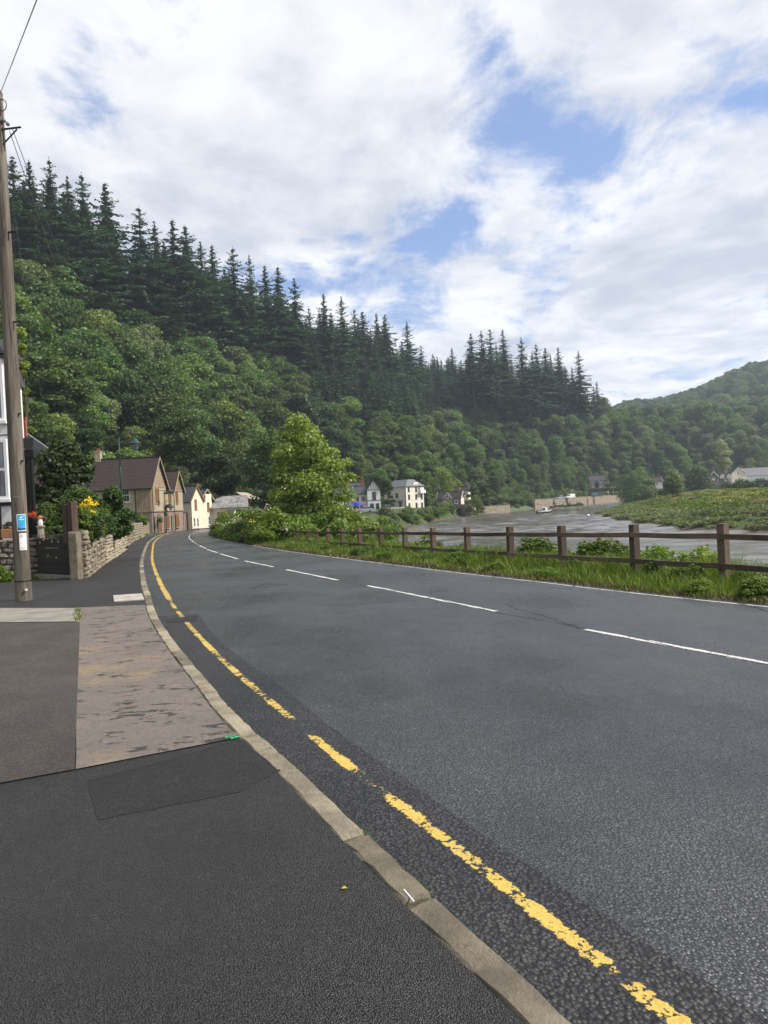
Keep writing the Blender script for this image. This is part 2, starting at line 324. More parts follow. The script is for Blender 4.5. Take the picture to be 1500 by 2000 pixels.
M['crack']=simple('crack_seal',(.012,.012,.013),rough=.5)
# terrain
def terr_mat():
    m,t,b=newmat('ground_cover'); sp=t.new('ShaderNodeSeparateXYZ'); t.put(sp.inputs[0],t.geo)
    g=t.mix(t.ramp(t.noise(t.geo,.25,6),.35,.65),(.045,.075,.022),(.075,.10,.028)); g=t.mix(t.ramp(t.noise(t.geo,3.,5),.5,.75),g,(.05,.05,.025))
    gold=t.ramp(t.math('ADD',sp.outputs[2],t.math('MULTIPLY',t.noise(t.geo,.12,4),1.4)),.8,1.5); isl=t.math('MULTIPLY',t.ramp(sp.outputs[0],45,52),t.ramp(sp.outputs[1],430,300))
    sil=t.mix(t.ramp(t.noise(t.geo,.3,5),.4,.6),(.10,.145,.075),(.07,.115,.05)); gi=t.mix(gold,sil,(.30,.25,.11)); g=t.mix(isl,g,gi)
    mud=t.ramp(t.math('ADD',sp.outputs[2],t.math('MULTIPLY',t.noise(t.geo,.5,4),.8)),WZ+.45,WZ+.9,1.,0.); col=t.mix(mud,g,(.11,.088,.06))
    soil=t.ramp(sp.outputs[1],60,40); near=t.math('MULTIPLY',t.math('MULTIPLY',t.ramp(sp.outputs[0],-7,-8),soil),t.ramp(sp.outputs[1],22,20)); col=t.mix(near,col,(.10,.085,.07))
    t.put(b.inputs['Base Color'],col); b.inputs['Roughness'].default_value=.9; b.inputs['Specular IOR Level'].default_value=.2
    bn=t.new('ShaderNodeBump'); bn.inputs['Distance'].default_value=.25; bn.inputs['Strength'].default_value=.8; t.put(bn.inputs['Height'],t.noise(t.geo,2.,7,.7)); t.put(b.inputs['Normal'],bn.outputs[0]); return m
M['terrain']=terr_mat()
def water_mat():
    m,t,b=newmat('river_water'); col=t.mix(t.ramp(t.noise(t.geo,.03,4),.4,.6),(.135,.125,.108),(.11,.10,.086))
    t.put(b.inputs['Base Color'],col); t.put(b.inputs['Roughness'],t.ramp(t.noise(t.scale(t.geo,(.35,1,1)),.06,5,.65),.38,.62,.10,.2)); b.inputs['IOR'].default_value=1.5; b.inputs['Specular IOR Level'].default_value=.55
    vs=t.scale(t.geo,(.55,1.,1)); h=t.math('ADD',t.noise(vs,.55,5,.62,.6),t.math('MULTIPLY',t.noise(vs,2.6,4,.6,.4),.35))
    calm=t.ramp(t.noise(t.scale(t.geo,(.6,.25,1)),.05,4,.6),.38,.6,.7,1.)
    bn=t.new('ShaderNodeBump'); bn.inputs['Distance'].default_value=.12; t.put(bn.inputs['Strength'],calm); t.put(bn.inputs['Height'],h); t.put(b.inputs['Normal'],bn.outputs[0]); return m
M['water']=water_mat()
M['bark']=simple('bark',(.085,.07,.055),(.045,.037,.03),6,.9,.8,30,stretch=(1,1,.25))
M['palebark']=simple('pale_bark',(.22,.20,.165),(.11,.10,.08),3,.9,.5,20,stretch=(1,1,.25))
M['pole']=simple('weathered_pole_wood',(.19,.165,.13),(.10,.085,.066),9,.85,.9,60,stretch=(1,1,.06),c3=(.055,.045,.036),s3=16,l3=.5,h3=.66)
M['fence']=simple('brown_fence_timber',(.125,.09,.065),(.068,.05,.039),6,.8,.6,45,stretch=(.3,.3,.3),vary=.3,c3=(.045,.035,.028),s3=14)
M['sleeper']=simple('dark_sleeper_wood',(.085,.055,.042),(.04,.03,.025),5,.85,.9,30,stretch=(1,1,.12))
M['gate']=simple('black_stained_boards',(.022,.02,.018),(.035,.032,.028),4,.75,.6,30,stretch=(.2,1,1),c3=(.09,.085,.07),s3=10,l3=.66,h3=.74)
M['metal']=simple('dark_metal',(.03,.03,.032),rough=.45,metal=.6)
M['green_metal']=simple('green_painted_metal',(.022,.055,.05),(.015,.038,.035),4,.45)
M['galv']=simple('galvanised',(.3,.3,.3),rough=.45,metal=.7)
M['stone']=simple('rubble_stone',(.31,.265,.195),(.175,.15,.11),5,.9,.9,30,vary=.42,c3=(.10,.085,.06),s3=12,l3=.6,h3=.8)
M['stone_grey']=simple('grey_rubble_stone',(.25,.225,.19),(.13,.115,.10),5,.9,.9,30,vary=.4,c3=(.06,.06,.045),s3=9)
M['mortar']=simple('old_mortar',(.21,.18,.13),(.11,.10,.07),6,.95,.9,30)
M['render']=simple('buff_render',(.40,.345,.25),(.32,.275,.20),2,.9,.3,60)
M['timber']=simple('weathered_timber',(.36,.27,.175),(.25,.19,.125),5,.85,.4,40,stretch=(1,1,.2))
M['shutter']=simple('brown_shutter_wood',(.24,.125,.05),(.17,.085,.035),5,.7,.4,40,stretch=(1,1,.2))
M['ghouse']=simple('house_stone_pinkish',(.27,.205,.17),(.17,.13,.115),4,.9,.8,12,c3=(.36,.30,.25),s3=7,l3=.55,h3=.62)
M['tiles']=simple('brown_roof_tile',(.048,.030,.027),(.031,.022,.022),4,.7,.5,20,c3=(.10,.07,.05),s3=11,l3=.68,h3=.75)
M['slate']=simple('grey_slate',(.078,.078,.088),(.05,.05,.058),5,.5,.3,15)
M['slate_l']=simple('light_slate',(.15,.155,.175),(.11,.115,.13),3,.5,.3,15)
M['cream']=simple('cream_wall',(.72,.66,.52),(.64,.585,.46),2,.85,.2,50)
M['white_wall']=simple('white_wall',(.74,.74,.72),(.63,.63,.61),2,.85,.3,60)
M['buffwall']=simple('buff_wall',(.68,.64,.54),(.6,.56,.47),1.5,.85)
M['upvc']=simple('white_frame',(.80,.80,.80),rough=.35)
M['black']=simple('black_paint',(.018,.018,.02),rough=.4)
M['brick']=simple('red_brick',(.36,.11,.06),(.26,.08,.05),7,.85)
M['glass']=simple('window_glass',(.03,.036,.042),rough=.06,spec=.8)
M['glass_l']=simple('curtained_glass',(.32,.34,.36),(.12,.13,.14),3,.12,spec=.8,stretch=(3,3,.3))
M['tin']=simple('corrugated_sheet',(.40,.34,.27),(.26,.215,.17),1.2,.7,.3,30,stretch=(1,1,.2))
M['canopy']=simple('mossy_sheet_roof',(.30,.30,.285),(.13,.13,.12),1.2,.85,.3,20)
M['greendoor']=simple('dull_green_boards',(.14,.155,.105),(.10,.11,.08),2,.8,stretch=(1,1,.1))
M['rwall']=simple('river_wall_stone',(.30,.245,.185),(.20,.165,.125),.8,.9,.9,3,c3=(.10,.085,.065),s3=2.2,l3=.58,h3=.7)
M['blue']=simple('blue_canvas',(.015,.04,.38),rough=.7)
M['orange']=simple('orange_plastic',(.75,.14,.03),rough=.5)
M['purple']=leafmat('purple_flowers',(.16,.08,.36),(.12,.07,.30),None,.2)
M['yellowf']=leafmat('yellow_flowers',(.78,.64,.03),(.70,.56,.03),None,.2,var=.1)
M['paley']=leafmat('pale_yellow_flowers',(.66,.62,.14),(.6,.58,.12),None,.2,var=.05)
M['redf']=leafmat('red_flowers',(.55,.05,.03),(.50,.08,.05),(.6,.2,.05),.2,var=.1)
M['pinkf']=leafmat('dusky_pink_flowers',(.42,.10,.12),(.32,.08,.09),None,.2,var=.1)
M['whitef']=leafmat('white_flowers',(.62,.62,.5),(.55,.55,.42),None,.2,var=.1)
LM={}
LM['broad']=leafmat('broadleaf',(.055,.102,.030),(.080,.135,.035),(.135,.19,.06),.32,var=.48)
LM['broadl']=leafmat('light_broadleaf',(.10,.16,.040),(.125,.18,.045),(.19,.24,.075),.35,var=.35)
LM['grey']=leafmat('grey_green_leaf',(.12,.165,.07),(.15,.185,.08),(.20,.23,.11),.3)
LM['conif']=leafmat('conifer_needles',(.052,.095,.058),(.066,.112,.066),(.09,.135,.082),.2,var=.3)
LM['syc']=leafmat('bright_leaf',(.15,.225,.045),(.185,.26,.055),(.42,.47,.20),.38,var=.05)
LM['dark']=leafmat('dark_leaf',(.034,.062,.022),(.048,.08,.026),(.075,.11,.04),.28,spec=.4)
LM['hedge']=leafmat('hedge_leaf',(.075,.125,.022),(.10,.15,.028),(.19,.22,.05),.3)
LM['cyp']=leafmat('cypress_leaf',(.045,.10,.022),(.06,.12,.028),(.09,.15,.04),.25,var=.1)
LM['grass']=leafmat('grass_blades',(.10,.17,.022),(.14,.205,.032),(.24,.24,.085),.35,var=.0,rough=.5)
LM['weed']=leafmat('weed_leaves',(.10,.175,.022),(.13,.20,.03),(.19,.24,.06),.35,var=.1)
LM['reed']=leafmat('silvery_reed',(.18,.215,.115),(.205,.225,.12),(.26,.275,.15),.3,var=.15)
LM['creamleaf']=leafmat('cream_blossom_leaf',(.22,.27,.12),(.30,.33,.17),(.48,.48,.30),.3,var=.05)
LM['goldgrass']=leafmat('dry_gold_grass',(.26,.25,.12),(.34,.31,.17),(.44,.39,.22),.3,var=.15)
# ------------------------------------------------------------------ setting: terrain, river, road, footway
def axis(parts):
    a=[]
    for x0,x1,st in parts: a+=list(np.arange(x0,x1,st))
    return np.array(a+[parts[-1][1]])
gx=axis([(-2500,-600,120),(-600,-120,16),(-120,-24,3),(-24,24,.6),(24,160,2.5),(160,420,8),(420,1300,24),(1300,3200,120)])
gy=axis([(-300,-40,30),(-40,-6,4),(-6,44,.6),(44,140,1.6),(140,340,2.6),(340,620,6),(620,1500,24),(1500,4200,150)])
XX,YY=np.meshgrid(gx,gy); ZZ=terrain(XX,YY); nx,ny=len(gx),len(gy)
idx=np.arange(nx*ny).reshape(ny,nx); Fq=np.stack([idx[:-1,:-1],idx[:-1,1:],idx[1:,1:],idx[1:,:-1]],-1).reshape(-1,4)
tag(obj_np('terrain',np.stack([XX,YY,ZZ],-1),Fq,M['terrain'],smooth=True),'grassy ground rising into the wooded valley hillside',kind='structure')
wx=axis([(-14,0,7),(0,150,.75),(150,260,3),(260,900,80)]); wy=axis([(-60,10,10),(10,200,.75),(200,330,1.3),(330,520,10)]); WX,WY=np.meshgrid(wx,wy); WH_=np.zeros_like(WX); rw_=np.random.RandomState(4)
for k in range(22):
    lam=1.9*1.11**k*.62+1.2; an=math.pi/2+rw_.normal(0,.55); ph=rw_.rand()*6.28; WH_+=.0105*lam*np.sin((WX*math.cos(an)+WY*math.sin(an))*6.283/lam+ph+.6*np.sin(WX/9+k)+.5*np.sin(WY/11-k))
WH_*=(.55+.45*wav(WX,WY,19,.7)+.25*wav(WX,WY,7,.2)); fine=(WX>0)&(WX<150)&(WY>10)&(WY<330); WH_=np.where(fine,WH_,0)*.72
ii=np.arange(WX.size).reshape(WX.shape); tag(obj_np('river_water',np.stack([WX,WY,WZ+WH_],-1),np.stack([ii[:-1,:-1],ii[:-1,1:],ii[1:,1:],ii[1:,:-1]],-1).reshape(-1,4),M['water'],smooth=True),'brown rippled tidal river reflecting the sky',kind='structure')
def rows(y0,y1,fac=1.035,mn=.25):
    a=[y0]
    while a[-1]<y1: a.append(a[-1]+max(mn,abs(a[-1])*(fac-1)))
    return np.array(a)
def ribbon(name,ys,fl,fr,nc,off,mat,parent=None,attr=False):
    u=np.linspace(0,1,nc+1); L=np.array([fl(y) for y in ys]);R=np.array([fr(y) for y in ys])
    X=L[:,None]*(1-u)+R[:,None]*u; Y=np.repeat(ys[:,None],nc+1,1); Z=zr(Y)+off
    n=len(ys); ii=np.arange(n*(nc+1)).reshape(n,nc+1); F=np.stack([ii[:-1,:-1],ii[:-1,1:],ii[1:,1:],ii[1:,:-1]],-1).reshape(-1,4)
    return obj_np(name,np.stack([X,Y,Z],-1),F,mat,parent,attr=np.tile(u,n) if attr else None)
ys=rows(-6.5,330)
road=tag(ribbon('road',ys,lambda y:kx(y)-.02,lambda y:ex(y)+.12,10,0,M['road']),'wet grey asphalt road curving away to the left',kind='structure')
KW=.135; KH=.075
def kin(y): n=knorm(y); return kx(y)-KW*math.hypot(1,n[1]/n[0])
WALL=[(-7,-13),(18.3,-13),(18.4,-8.2),(39.4,-14.6),(84,-28.1),(88,-28.7),(104,-28.4),(112,-27.9)]
foot=tag(ribbon('footway',rows(-6.5,111),lambda y:interp(y,WALL)+0,lambda y:kin(y)+.01,8,KH-.004,M['foot']),'dark tarmac footway beside the kerb',kind='structure')
def sheet(name,pts,mat,parent=None,off=0.):
    b=MB(); b.poly([(p[0],p[1],zr(p[1])+KH+off) for p in pts]); return b.obj(name,mat,parent)
P2=lambda L,off=KH:[tuple(G(x,y,off)[:2]) for x,y in L]
kl=lambda y0,y1,n:[(kin(y)+.002,y) for y in np.linspace(y0,y1,n)]
a=P2([(150,1187),(157,1215),(152,1300),(150,1400),(148,1503),(230,1488),(330,1466),(400,1450)])
kA=G(455,1441,KH)[1]; kB=G(290,1181,KH)[1]
def sheet_rows(name,edgeL,edgeR,mat,off,jit=0,nc=6,parent=None):   # edge polylines in plan with equal counts
    V=[];n=len(edgeL)
    for (a0,a1),(b0,b1) in zip(edgeL,edgeR):
        for k in range(nc+1): u=k/nc; V.append((a0*(1-u)+b0*u,a1*(1-u)+b1*u,0))
    V=np.array(V); V[:,2]=zr(V[:,1])+KH+off
    ii=np.arange(len(V)).reshape(n,nc+1); F=np.stack([ii[:-1,:-1],ii[:-1,1:],ii[1:,1:],ii[1:,:-1]],-1).reshape(-1,4)
    return obj_np(name,V,F,mat,parent)
def wob(pts,a): return [(x+random.uniform(-a,a),y+random.uniform(-a,a)) for x,y in pts]
def lin(p,q,n): return [(p[0]+(q[0]-p[0])*k/n,p[1]+(q[1]-p[1])*k/n) for k in range(n+1)]
pL0,pL1=a[0],a[4]
NR=26
Lk=lin(pL0,pL1,NR); Rk=[(kin(y)+.001,y) for y in np.linspace(kB,kA,NR+1)]
sheet_rows('worn_slab',wob(Lk,.006),Rk,M['conc'],.003,parent=foot)['label']='pinkish worn concrete crossing with pitted broken surface'
q=P2([(157,1215),(148,1503),(0,1530),(0,1217)])
far=lambda p,q,k:(p[0]+(q[0]-p[0])*k,p[1]+(q[1]-p[1])*k)
sheet_rows('old_apron',[far(q[0],q[3],3.2),far(q[1],q[2],3.2)],[(q[0][0]-.006,q[0][1]),(q[1][0]-.006,q[1][1])],M['apron'],.0035,parent=foot,nc=8)
q=P2([(150,1188),(156,1214),(0,1216),(0,1188)])
sheet_rows('concrete_strip',[far(q[0],q[3],3),far(q[1],q[2],3)],[(q[0][0]-.01,q[0][1]),(q[1][0]-.01,q[1][1])],M['strip'],.005,parent=foot,nc=4)
q=P2([(172,1524),(300,1492),(466,1444),(546,1503),(470,1545),(192,1600)])
sheet('tarmac_patch',q,M['patch'],foot,-.003)
for sgm in ([(172,1524),(300,1492),(466,1444)],[(466,1444),(546,1503)],[(546,1503),(470,1545),(330,1572),(192,1600),(172,1524)]):
    pp=P2(sgm); pp=sum([lin(pp[i],pp[i+1],14) for i in range(len(pp)-1)],[]); pp=[(x+random.uniform(-.004,.004),y+random.uniform(-.004,.004)) for x,y in pp]; b=MB()
    for i in range(len(pp)-1):
        d=np.array(pp[i+1])-np.array(pp[i]); L_=np.linalg.norm(d); 
        if L_<.01: continue
        n_=np.array([-d[1],d[0]])/L_*.004*random.uniform(.4,1.5); b.poly([(pp[i][0]-n_[0],pp[i][1]-n_[1],KH-.0018),(pp[i+1][0]-n_[0],pp[i+1][1]-n_[1],KH-.0018),(pp[i+1][0]+n_[0],pp[i+1][1]+n_[1],KH-.0018),(pp[i][0]+n_[0],pp[i][1]+n_[1],KH-.0018)])
    b.obj('patch_seam',M['crack'],foot)
q=P2([(221,1164),(277,1160),(282,1172),(223,1176)])
b=MB(); n4=[(p[0],p[1],zr(p[1])+KH) for p in q]; b.poly([(x,y,z+.014) for x,y,z in n4])
for i in range(4): p=n4[i];r=n4[(i+1)%4]; b.poly([(p[0],p[1],p[2]-.02),(r[0],r[1],r[2]-.02),(r[0],r[1],r[2]+.014),(p[0],p[1],p[2]+.014)])
cv_=b.obj('utility_cover',M['slab'],foot); c0=np.mean(np.array(n4),0); MB().box(c0[0]-.05,c0[0]+.05,c0[1]-.02,c0[1]+.02,c0[2]+.015,c0[2]+.018).obj('lifting_slot',M['black'],cv_)
# kerb of separate stones
kerb=tag(bpy.data.objects.new('kerb',None),'row of worn concrete kerb stones along the footway edge',kind='structure'); COL.objects.link(kerb)
def stone_mesh(L,seed,chip=0.):
    r=random.Random(seed); bm=bmesh.new(); n=10; vs=[]
    xs=[0,.018,.1,.25,.4,.5,.6,.75,.9,.982,1]
    for k in range(n+1):
        x=(xs[k]-.5)*L; ring=[]; end=k in (0,n)
        e=1-(abs(k/n-.5)*2)**6*.12*(1+chip)
        for yy,zz in ((-KW/2+.002,-.12),(-KW/2,KH-.01),(-KW/2+.012,KH),(0,KH+.002),(KW/2-.022,KH),(KW/2-.004,KH-.02),(KW/2,-.12)):
            j=.0 if zz<0 else .0045
            dz=-chip*.03*max(0,(k/n-.82)/.18)*r.random() if zz>0 else 0
            if end and zz>0: dz-=.016; 
            ring.append(bm.verts.new((x,yy*((.9 if end else 1) if zz>0 else 1)+r.uniform(-j,j)*1.4,zz+r.uniform(-j,j)*.5+dz)))
        vs.append(ring)
    for k in range(n):
        for j in range(6): bm.faces.new((vs[k][j],vs[k+1][j],vs[k+1][j+1],vs[k][j+1]))
    bm.faces.new(vs[0]); bm.faces.new(vs[-1][::-1]); bmesh.ops.recalc_face_normals(bm,faces=bm.faces)
    me=bpy.data.meshes.new('kerb_stone'); bm.to_mesh(me); bm.free(); me.materials.append(M['kerb']); return me
SM=[stone_mesh(1.,i,c) for i,c in enumerate([0,0,.6,.2,.9,0])]
# march along the kerb; near joints as measured
yj=[-4.2,-3.4,-2.55,-1.7,-.85,0,.75,1.65]+[float(G(px,py,KH)[1]) for px,py in [(790,1748),(670,1628),(552,1498),(470,1432),(436,1378)]]
jj=[(424,1347),(404,1313),(376,1290),(352,1262)]
yj=[y for y in yj]; y=yj[-1]
while y<92 and len(yj)<125:
    n=knorm(y); y+=.86*n[0]; yj.append(y)
for i in range(len(yj)-1):
    y0,y1=yj[i],yj[i+1]
    p0=np.array([kx(y0),y0]);p1=np.array([kx(y1),y1]); d=p1-p0; L=np.linalg.norm(d); c=(p0+p1)/2; nn=np.array([d[1],-d[0]])/L
    c=c-nn*KW/2
    o=put('kerb_stone',SM[(i*5)%6 if i%7 else 4],kerb,(c[0],c[1],(zr(y0)+zr(y1))/2),(math.asin((zr(y1)-zr(y0))/L)*0,-math.asin((zr(y1)-zr(y0))/L),math.atan2(d[1],d[0])),((L-.026),1,1)); o.location.x+=random.uniform(-.004,.004); o.rotation_euler[0]=random.uniform(-.02,.02)
# far kerb continues as one run
# markings
ribbon('road_channel',rows(-6.4,10.9),lambda y:kx(y)-.015,lambda y:kx(y)+.62+.03*math.sin(y*1.3),3,.0008,M['channel'],road)
def offs(fn,y,dd): n=knorm(y) if fn is kx else None; return n
YEL=[(2.0,.86),(2.11,.81),(2.35,.70),(2.72,.52),(2.99,.38),(3.44,.18),(3.83,-.05),(4.64,-.44),(5.49,-.83),(6.62,-1.37),(7.72,-1.86),(9.45,-2.60),(11.8,-3.53),(14.94,-4.72),(20.3,-6.5),(27.3,-8.8)]
def yx(y): return interp(y,YEL) if y<12 else float(kx(y))+.32/knorm(y)[0]+ (0 if y>16 else 0)
def line_strip(name,fn,y0,y1,w,mat,off=.0015,st=.12):
    ys_=rows(y0,y1,1.02,st); C=np.array([[fn(y),y] for y in ys_]); d=np.gradient(C,axis=0); d/=np.linalg.norm(d,axis=1)[:,None]; nn=np.stack([d[:,1],-d[:,0]],1)
    V=[];A=[]
    for k in range(5):
        u=k/4; q=C+nn*(u-.5)*w; V.append(np.stack([q[:,0],q[:,1],zr(q[:,1])+off],1)); A.append(np.full(len(q),u))
    V=np.stack(V,1); n=len(ys_); ii=np.arange(n*5).reshape(n,5); F=np.stack([ii[:-1,:-1],ii[:-1,1:],ii[1:,1:],ii[1:,:-1]],-1).reshape(-1,4)
    return obj_np(name,V,F,mat,road,attr=np.stack(A,1).ravel())
_yy=np.arange(-6,100,.25); _yl=np.array([yx(y) if y>2 else kx(y)+.36 for y in _yy])
for _ in range(10): _yl[1:-1]=.5*_yl[1:-1]+.25*(_yl[:-2]+_yl[2:])
yf=lambda y:np.interp(y,_yy,_yl)
line_strip('yellow_line',yf,-6,13.2,.092,M['yellow'])
line_strip('yellow_line',yf,13.2,98,.12,M['yellow_far'],st=.3)
CEN=[(2.0,6.4),(6.36,3.38),(8.34,2.33),(10.02,1.51),(13.79,-.29),(15.51,-1.08),(19.13,-2.66),(20.64,-3.31),(24,-4.75),(25.6,-5.36),(29.7,-6.89),(31.1,-7.37),(34.8,-8.73),(36.4,-9.21),(40.4,-10.55),(46.7,-12.55),(60,-16.6),(75,-20.6),(95,-24.6),(112,-24.2),(132,-21),(160,-15),(190,-9)]
cf=lambda y:interp(y,CEN)
for y0,y1 in [(4.3,8.34),(10.02,13.79),(15.51,19.13),(20.6,24),(25.6,29.7),(31.1,34.8),(36.4,40.4),(42.3,46.2),(48.2,52),(54,57.8),(59.8,63.6),(65.6,69.4),(71.4,75.2),(77.2,81),(83,86.8),(89,93),(95,99),(101,105),(107,111),(113,117)]:
    line_strip('centre_dash',cf,y0,y1,.095,M['white'])
eps=[(y0,min(y0+st,y1)) for y0,y1,st in ((3,9,20),(9.2,9.8,20),(10.2,60,60))]
line_strip('edge_line',lambda y:ex(y)-.10,-5,12.3,.07,M['whitee']); line_strip('edge_line',lambda y:ex(y)-.10,12.4,62,.06,M['white2'])
# seam along the centre line and cracked square
def ribbon_path(name,pts,w,mat,off=.0045,parent=None,jit=.0):
    b=MB(); pts=[np.array(p[:2]) for p in pts]; L=[];R=[]
    for i,p in enumerate(pts):
        d=pts[min(i+1,len(pts)-1)]-pts[max(i-1,0)]; d/=np.linalg.norm(d); n=np.array([-d[1],d[0]]); ww=w*(1+random.uniform(-jit,jit)); L.append(p+n*ww/2);R.append(p-n*ww/2)
    for i in range(len(pts)-1): b.poly([(q[0],q[1],zr(q[1])+off) for q in (R[i],R[i+1],L[i+1],L[i])])
    return b.obj(name,mat,parent or road)
seam=[(cf(y)+.05*math.sin(y*1.7)+.02*math.sin(y*5),y) for y in np.arange(4,15.5,.12)]
ribbon_path('road_seam',seam,.018,M['crack'],.002,jit=.6)
sq=[tuple(G(x,y)[:2]) for x,y in [(488,1149),(512,1142),(540,1141),(563,1143),(530,1146),(490,1150)]]
ribbon_path('road_crack',sum([lin(sq[i],sq[i+1],8) for i in range(5)],[]),.03,M['crack'],.003,jit=.6)
def crackline(p,q,w,amp,n=30):
    A=G(*p)[:2];B=G(*q)[:2]; d=B-A; nn=np.array([-d[1],d[0]])/np.linalg.norm(d); s=0; pts=[]
    for k in range(n+1): s=s*.8+random.uniform(-amp,amp); pts.append(A+d*k/n+nn*s)
    ribbon_path('road_crack',pts,w,M['crack'],.003,jit=.7)
for p,q,w,am in [((990,1180),(1140,1228),.012,.03),((640,1183),(860,1170),.012,.02),((395,1123),(465,1118),.03,.02),((400,1128),(455,1122),.02,.03),((1350,1135+20),(1500,1195),.012,.02),((900,1130),(1200,1160),.01,.03),((350,1091),(430,1087),.03,.02)]: crackline(p,q,w,am)
q=[G(x,y)[:2] for x,y in [(323,1209),(386,1203),(383,1212),(327,1217)]]
b=MB(); b.poly([(x,y,zr(y)+.006) for x,y in wob(lin(q[0],q[1],8),.012)+wob(lin(q[2],q[3],8),.015)]); b.obj('road_channel_patch',M['crack'],road)
# ------------------------------------------------------------------ foliage meshes
def nrm(a): return a/np.maximum(np.linalg.norm(a,axis=-1,keepdims=True),1e-9)
def leaf_quads(C,N,size,asp,rs,droop=0.):
    n=len(C); T=nrm(np.cross(N,rs.randn(n,3))); 
    if droop: T=nrm(T-np.array([0,0,droop])); 
    B=nrm(np.cross(N,T)); s=(size*(.6+.8*rs.rand(n)))[:,None]; f=N*s*.12
    V=np.stack([C-T*s*.5,C+B*s*asp*.5+f,C+T*s*.55,C-B*s*asp*.5+f],1).reshape(-1,3)
    F=np.arange(4*n).reshape(n,4); return V,F
def crown_mesh(name,mat,lobes,n,leaf,seed,asp=.7,spread=.85,fill=.12,droop=0.,zsq=.85):
    """leaves spread over the shells of many uneven lobes; lobes = rows x,y,z,r"""
    rs=np.random.RandomState(seed); L=np.array(lobes,float); w=L[:,3]**2; k=rs.choice(len(L),n,p=w/w.sum())
    d=nrm(rs.randn(n,3)); d[:,2]=np.where(d[:,2]<-.35,-d[:,2]*.6,d[:,2]); d=nrm(d)
    rr=np.where(rs.rand(n)<fill,rs.rand(n)*.8,.6+.72*rs.rand(n)**1.1)
    P=L[k,:3]+d*L[k,3:4]*rr[:,None]*np.array([1,1,zsq])
    keep=np.ones(n,bool)
    for j in range(len(L)):
        q=np.linalg.norm((P-L[j,:3])/np.array([1,1,zsq]),axis=1)<L[j,3]*.72
        keep&=~(q&(k!=j)&(rs.rand(n)<.85))
    P=P[keep]; d=d[keep]; N=nrm(d*.9+rs.randn(len(P),3)*spread+np.array([0,0,.35]))
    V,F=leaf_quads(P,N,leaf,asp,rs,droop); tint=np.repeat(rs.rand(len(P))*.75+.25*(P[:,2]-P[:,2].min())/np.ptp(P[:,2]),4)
    return mesh_np(name,V,F,mat,attr=tint)
def lobes_round(R,H,n,seed,base=.25,rl=(.26,.42),pointy=0.):
    """crown of width 2R between base*H and H"""
    r=random.Random(seed); out=[]; tries=0
    while len(out)<n and tries<4000:
        tries+=1
        u=r.random(); z=base+(1-base)*u; prof=math.sin(math.pi*min(.97,(u*.8+.17)))**(.7+pointy)
        a=r.uniform(0,2*math.pi); q=math.sqrt(r.random())*prof*.78
        rad=R*r.uniform(*rl)*(1-.35*u*pointy)
        c=(q*R*math.cos(a)*r.uniform(.85,1.15),q*R*math.sin(a),z*H-rad*.55)
        if all((c[0]-o[0])**2+(c[1]-o[1])**2+(c[2]-o[2])**2>(.55*max(rad,o[3]))**2 for o in out): out.append((*c,rad))
    return out
def trunk_mesh(name,H,r0,mat,seed,limbs=6,top=.8,R=3.,zl=.3,bend=.25,n=7):
    rnd=random.Random(seed); b=MB(); pts=[];rad=[]; x=y=0
    for k in range(8):
        u=k/7; pts.append((x,y,-.4+u*(H*top+.4))); rad.append(r0*(1.25 if k==0 else 1)*(1-u*.78)); x+=rnd.uniform(-bend,bend)*H*.05; y+=rnd.uniform(-bend,bend)*H*.05
    b.tube(pts,rad,n)
    for k in range(limbs):
        u=zl+(.9-zl)*(k+rnd.random()*.6)/limbs; i=min(6,int(u*7)); p=Vector(pts[i]).lerp(Vector(pts[i+1]),u*7-i); a=rnd.uniform(0,6.28)+k*2.4; L=R*rnd.uniform(.5,.85)*(1.1-u*.5)
        e=p+Vector((math.cos(a)*L,math.sin(a)*L,L*rnd.uniform(.5,1.1))); mid=p.lerp(e,.5)+Vector((0,0,-.08*L))
        b.tube([p,mid,e],[r0*(.5-.3*u),r0*(.32-.2*u),r0*.07],5)
    return b.mesh(name,mat,smooth=True)
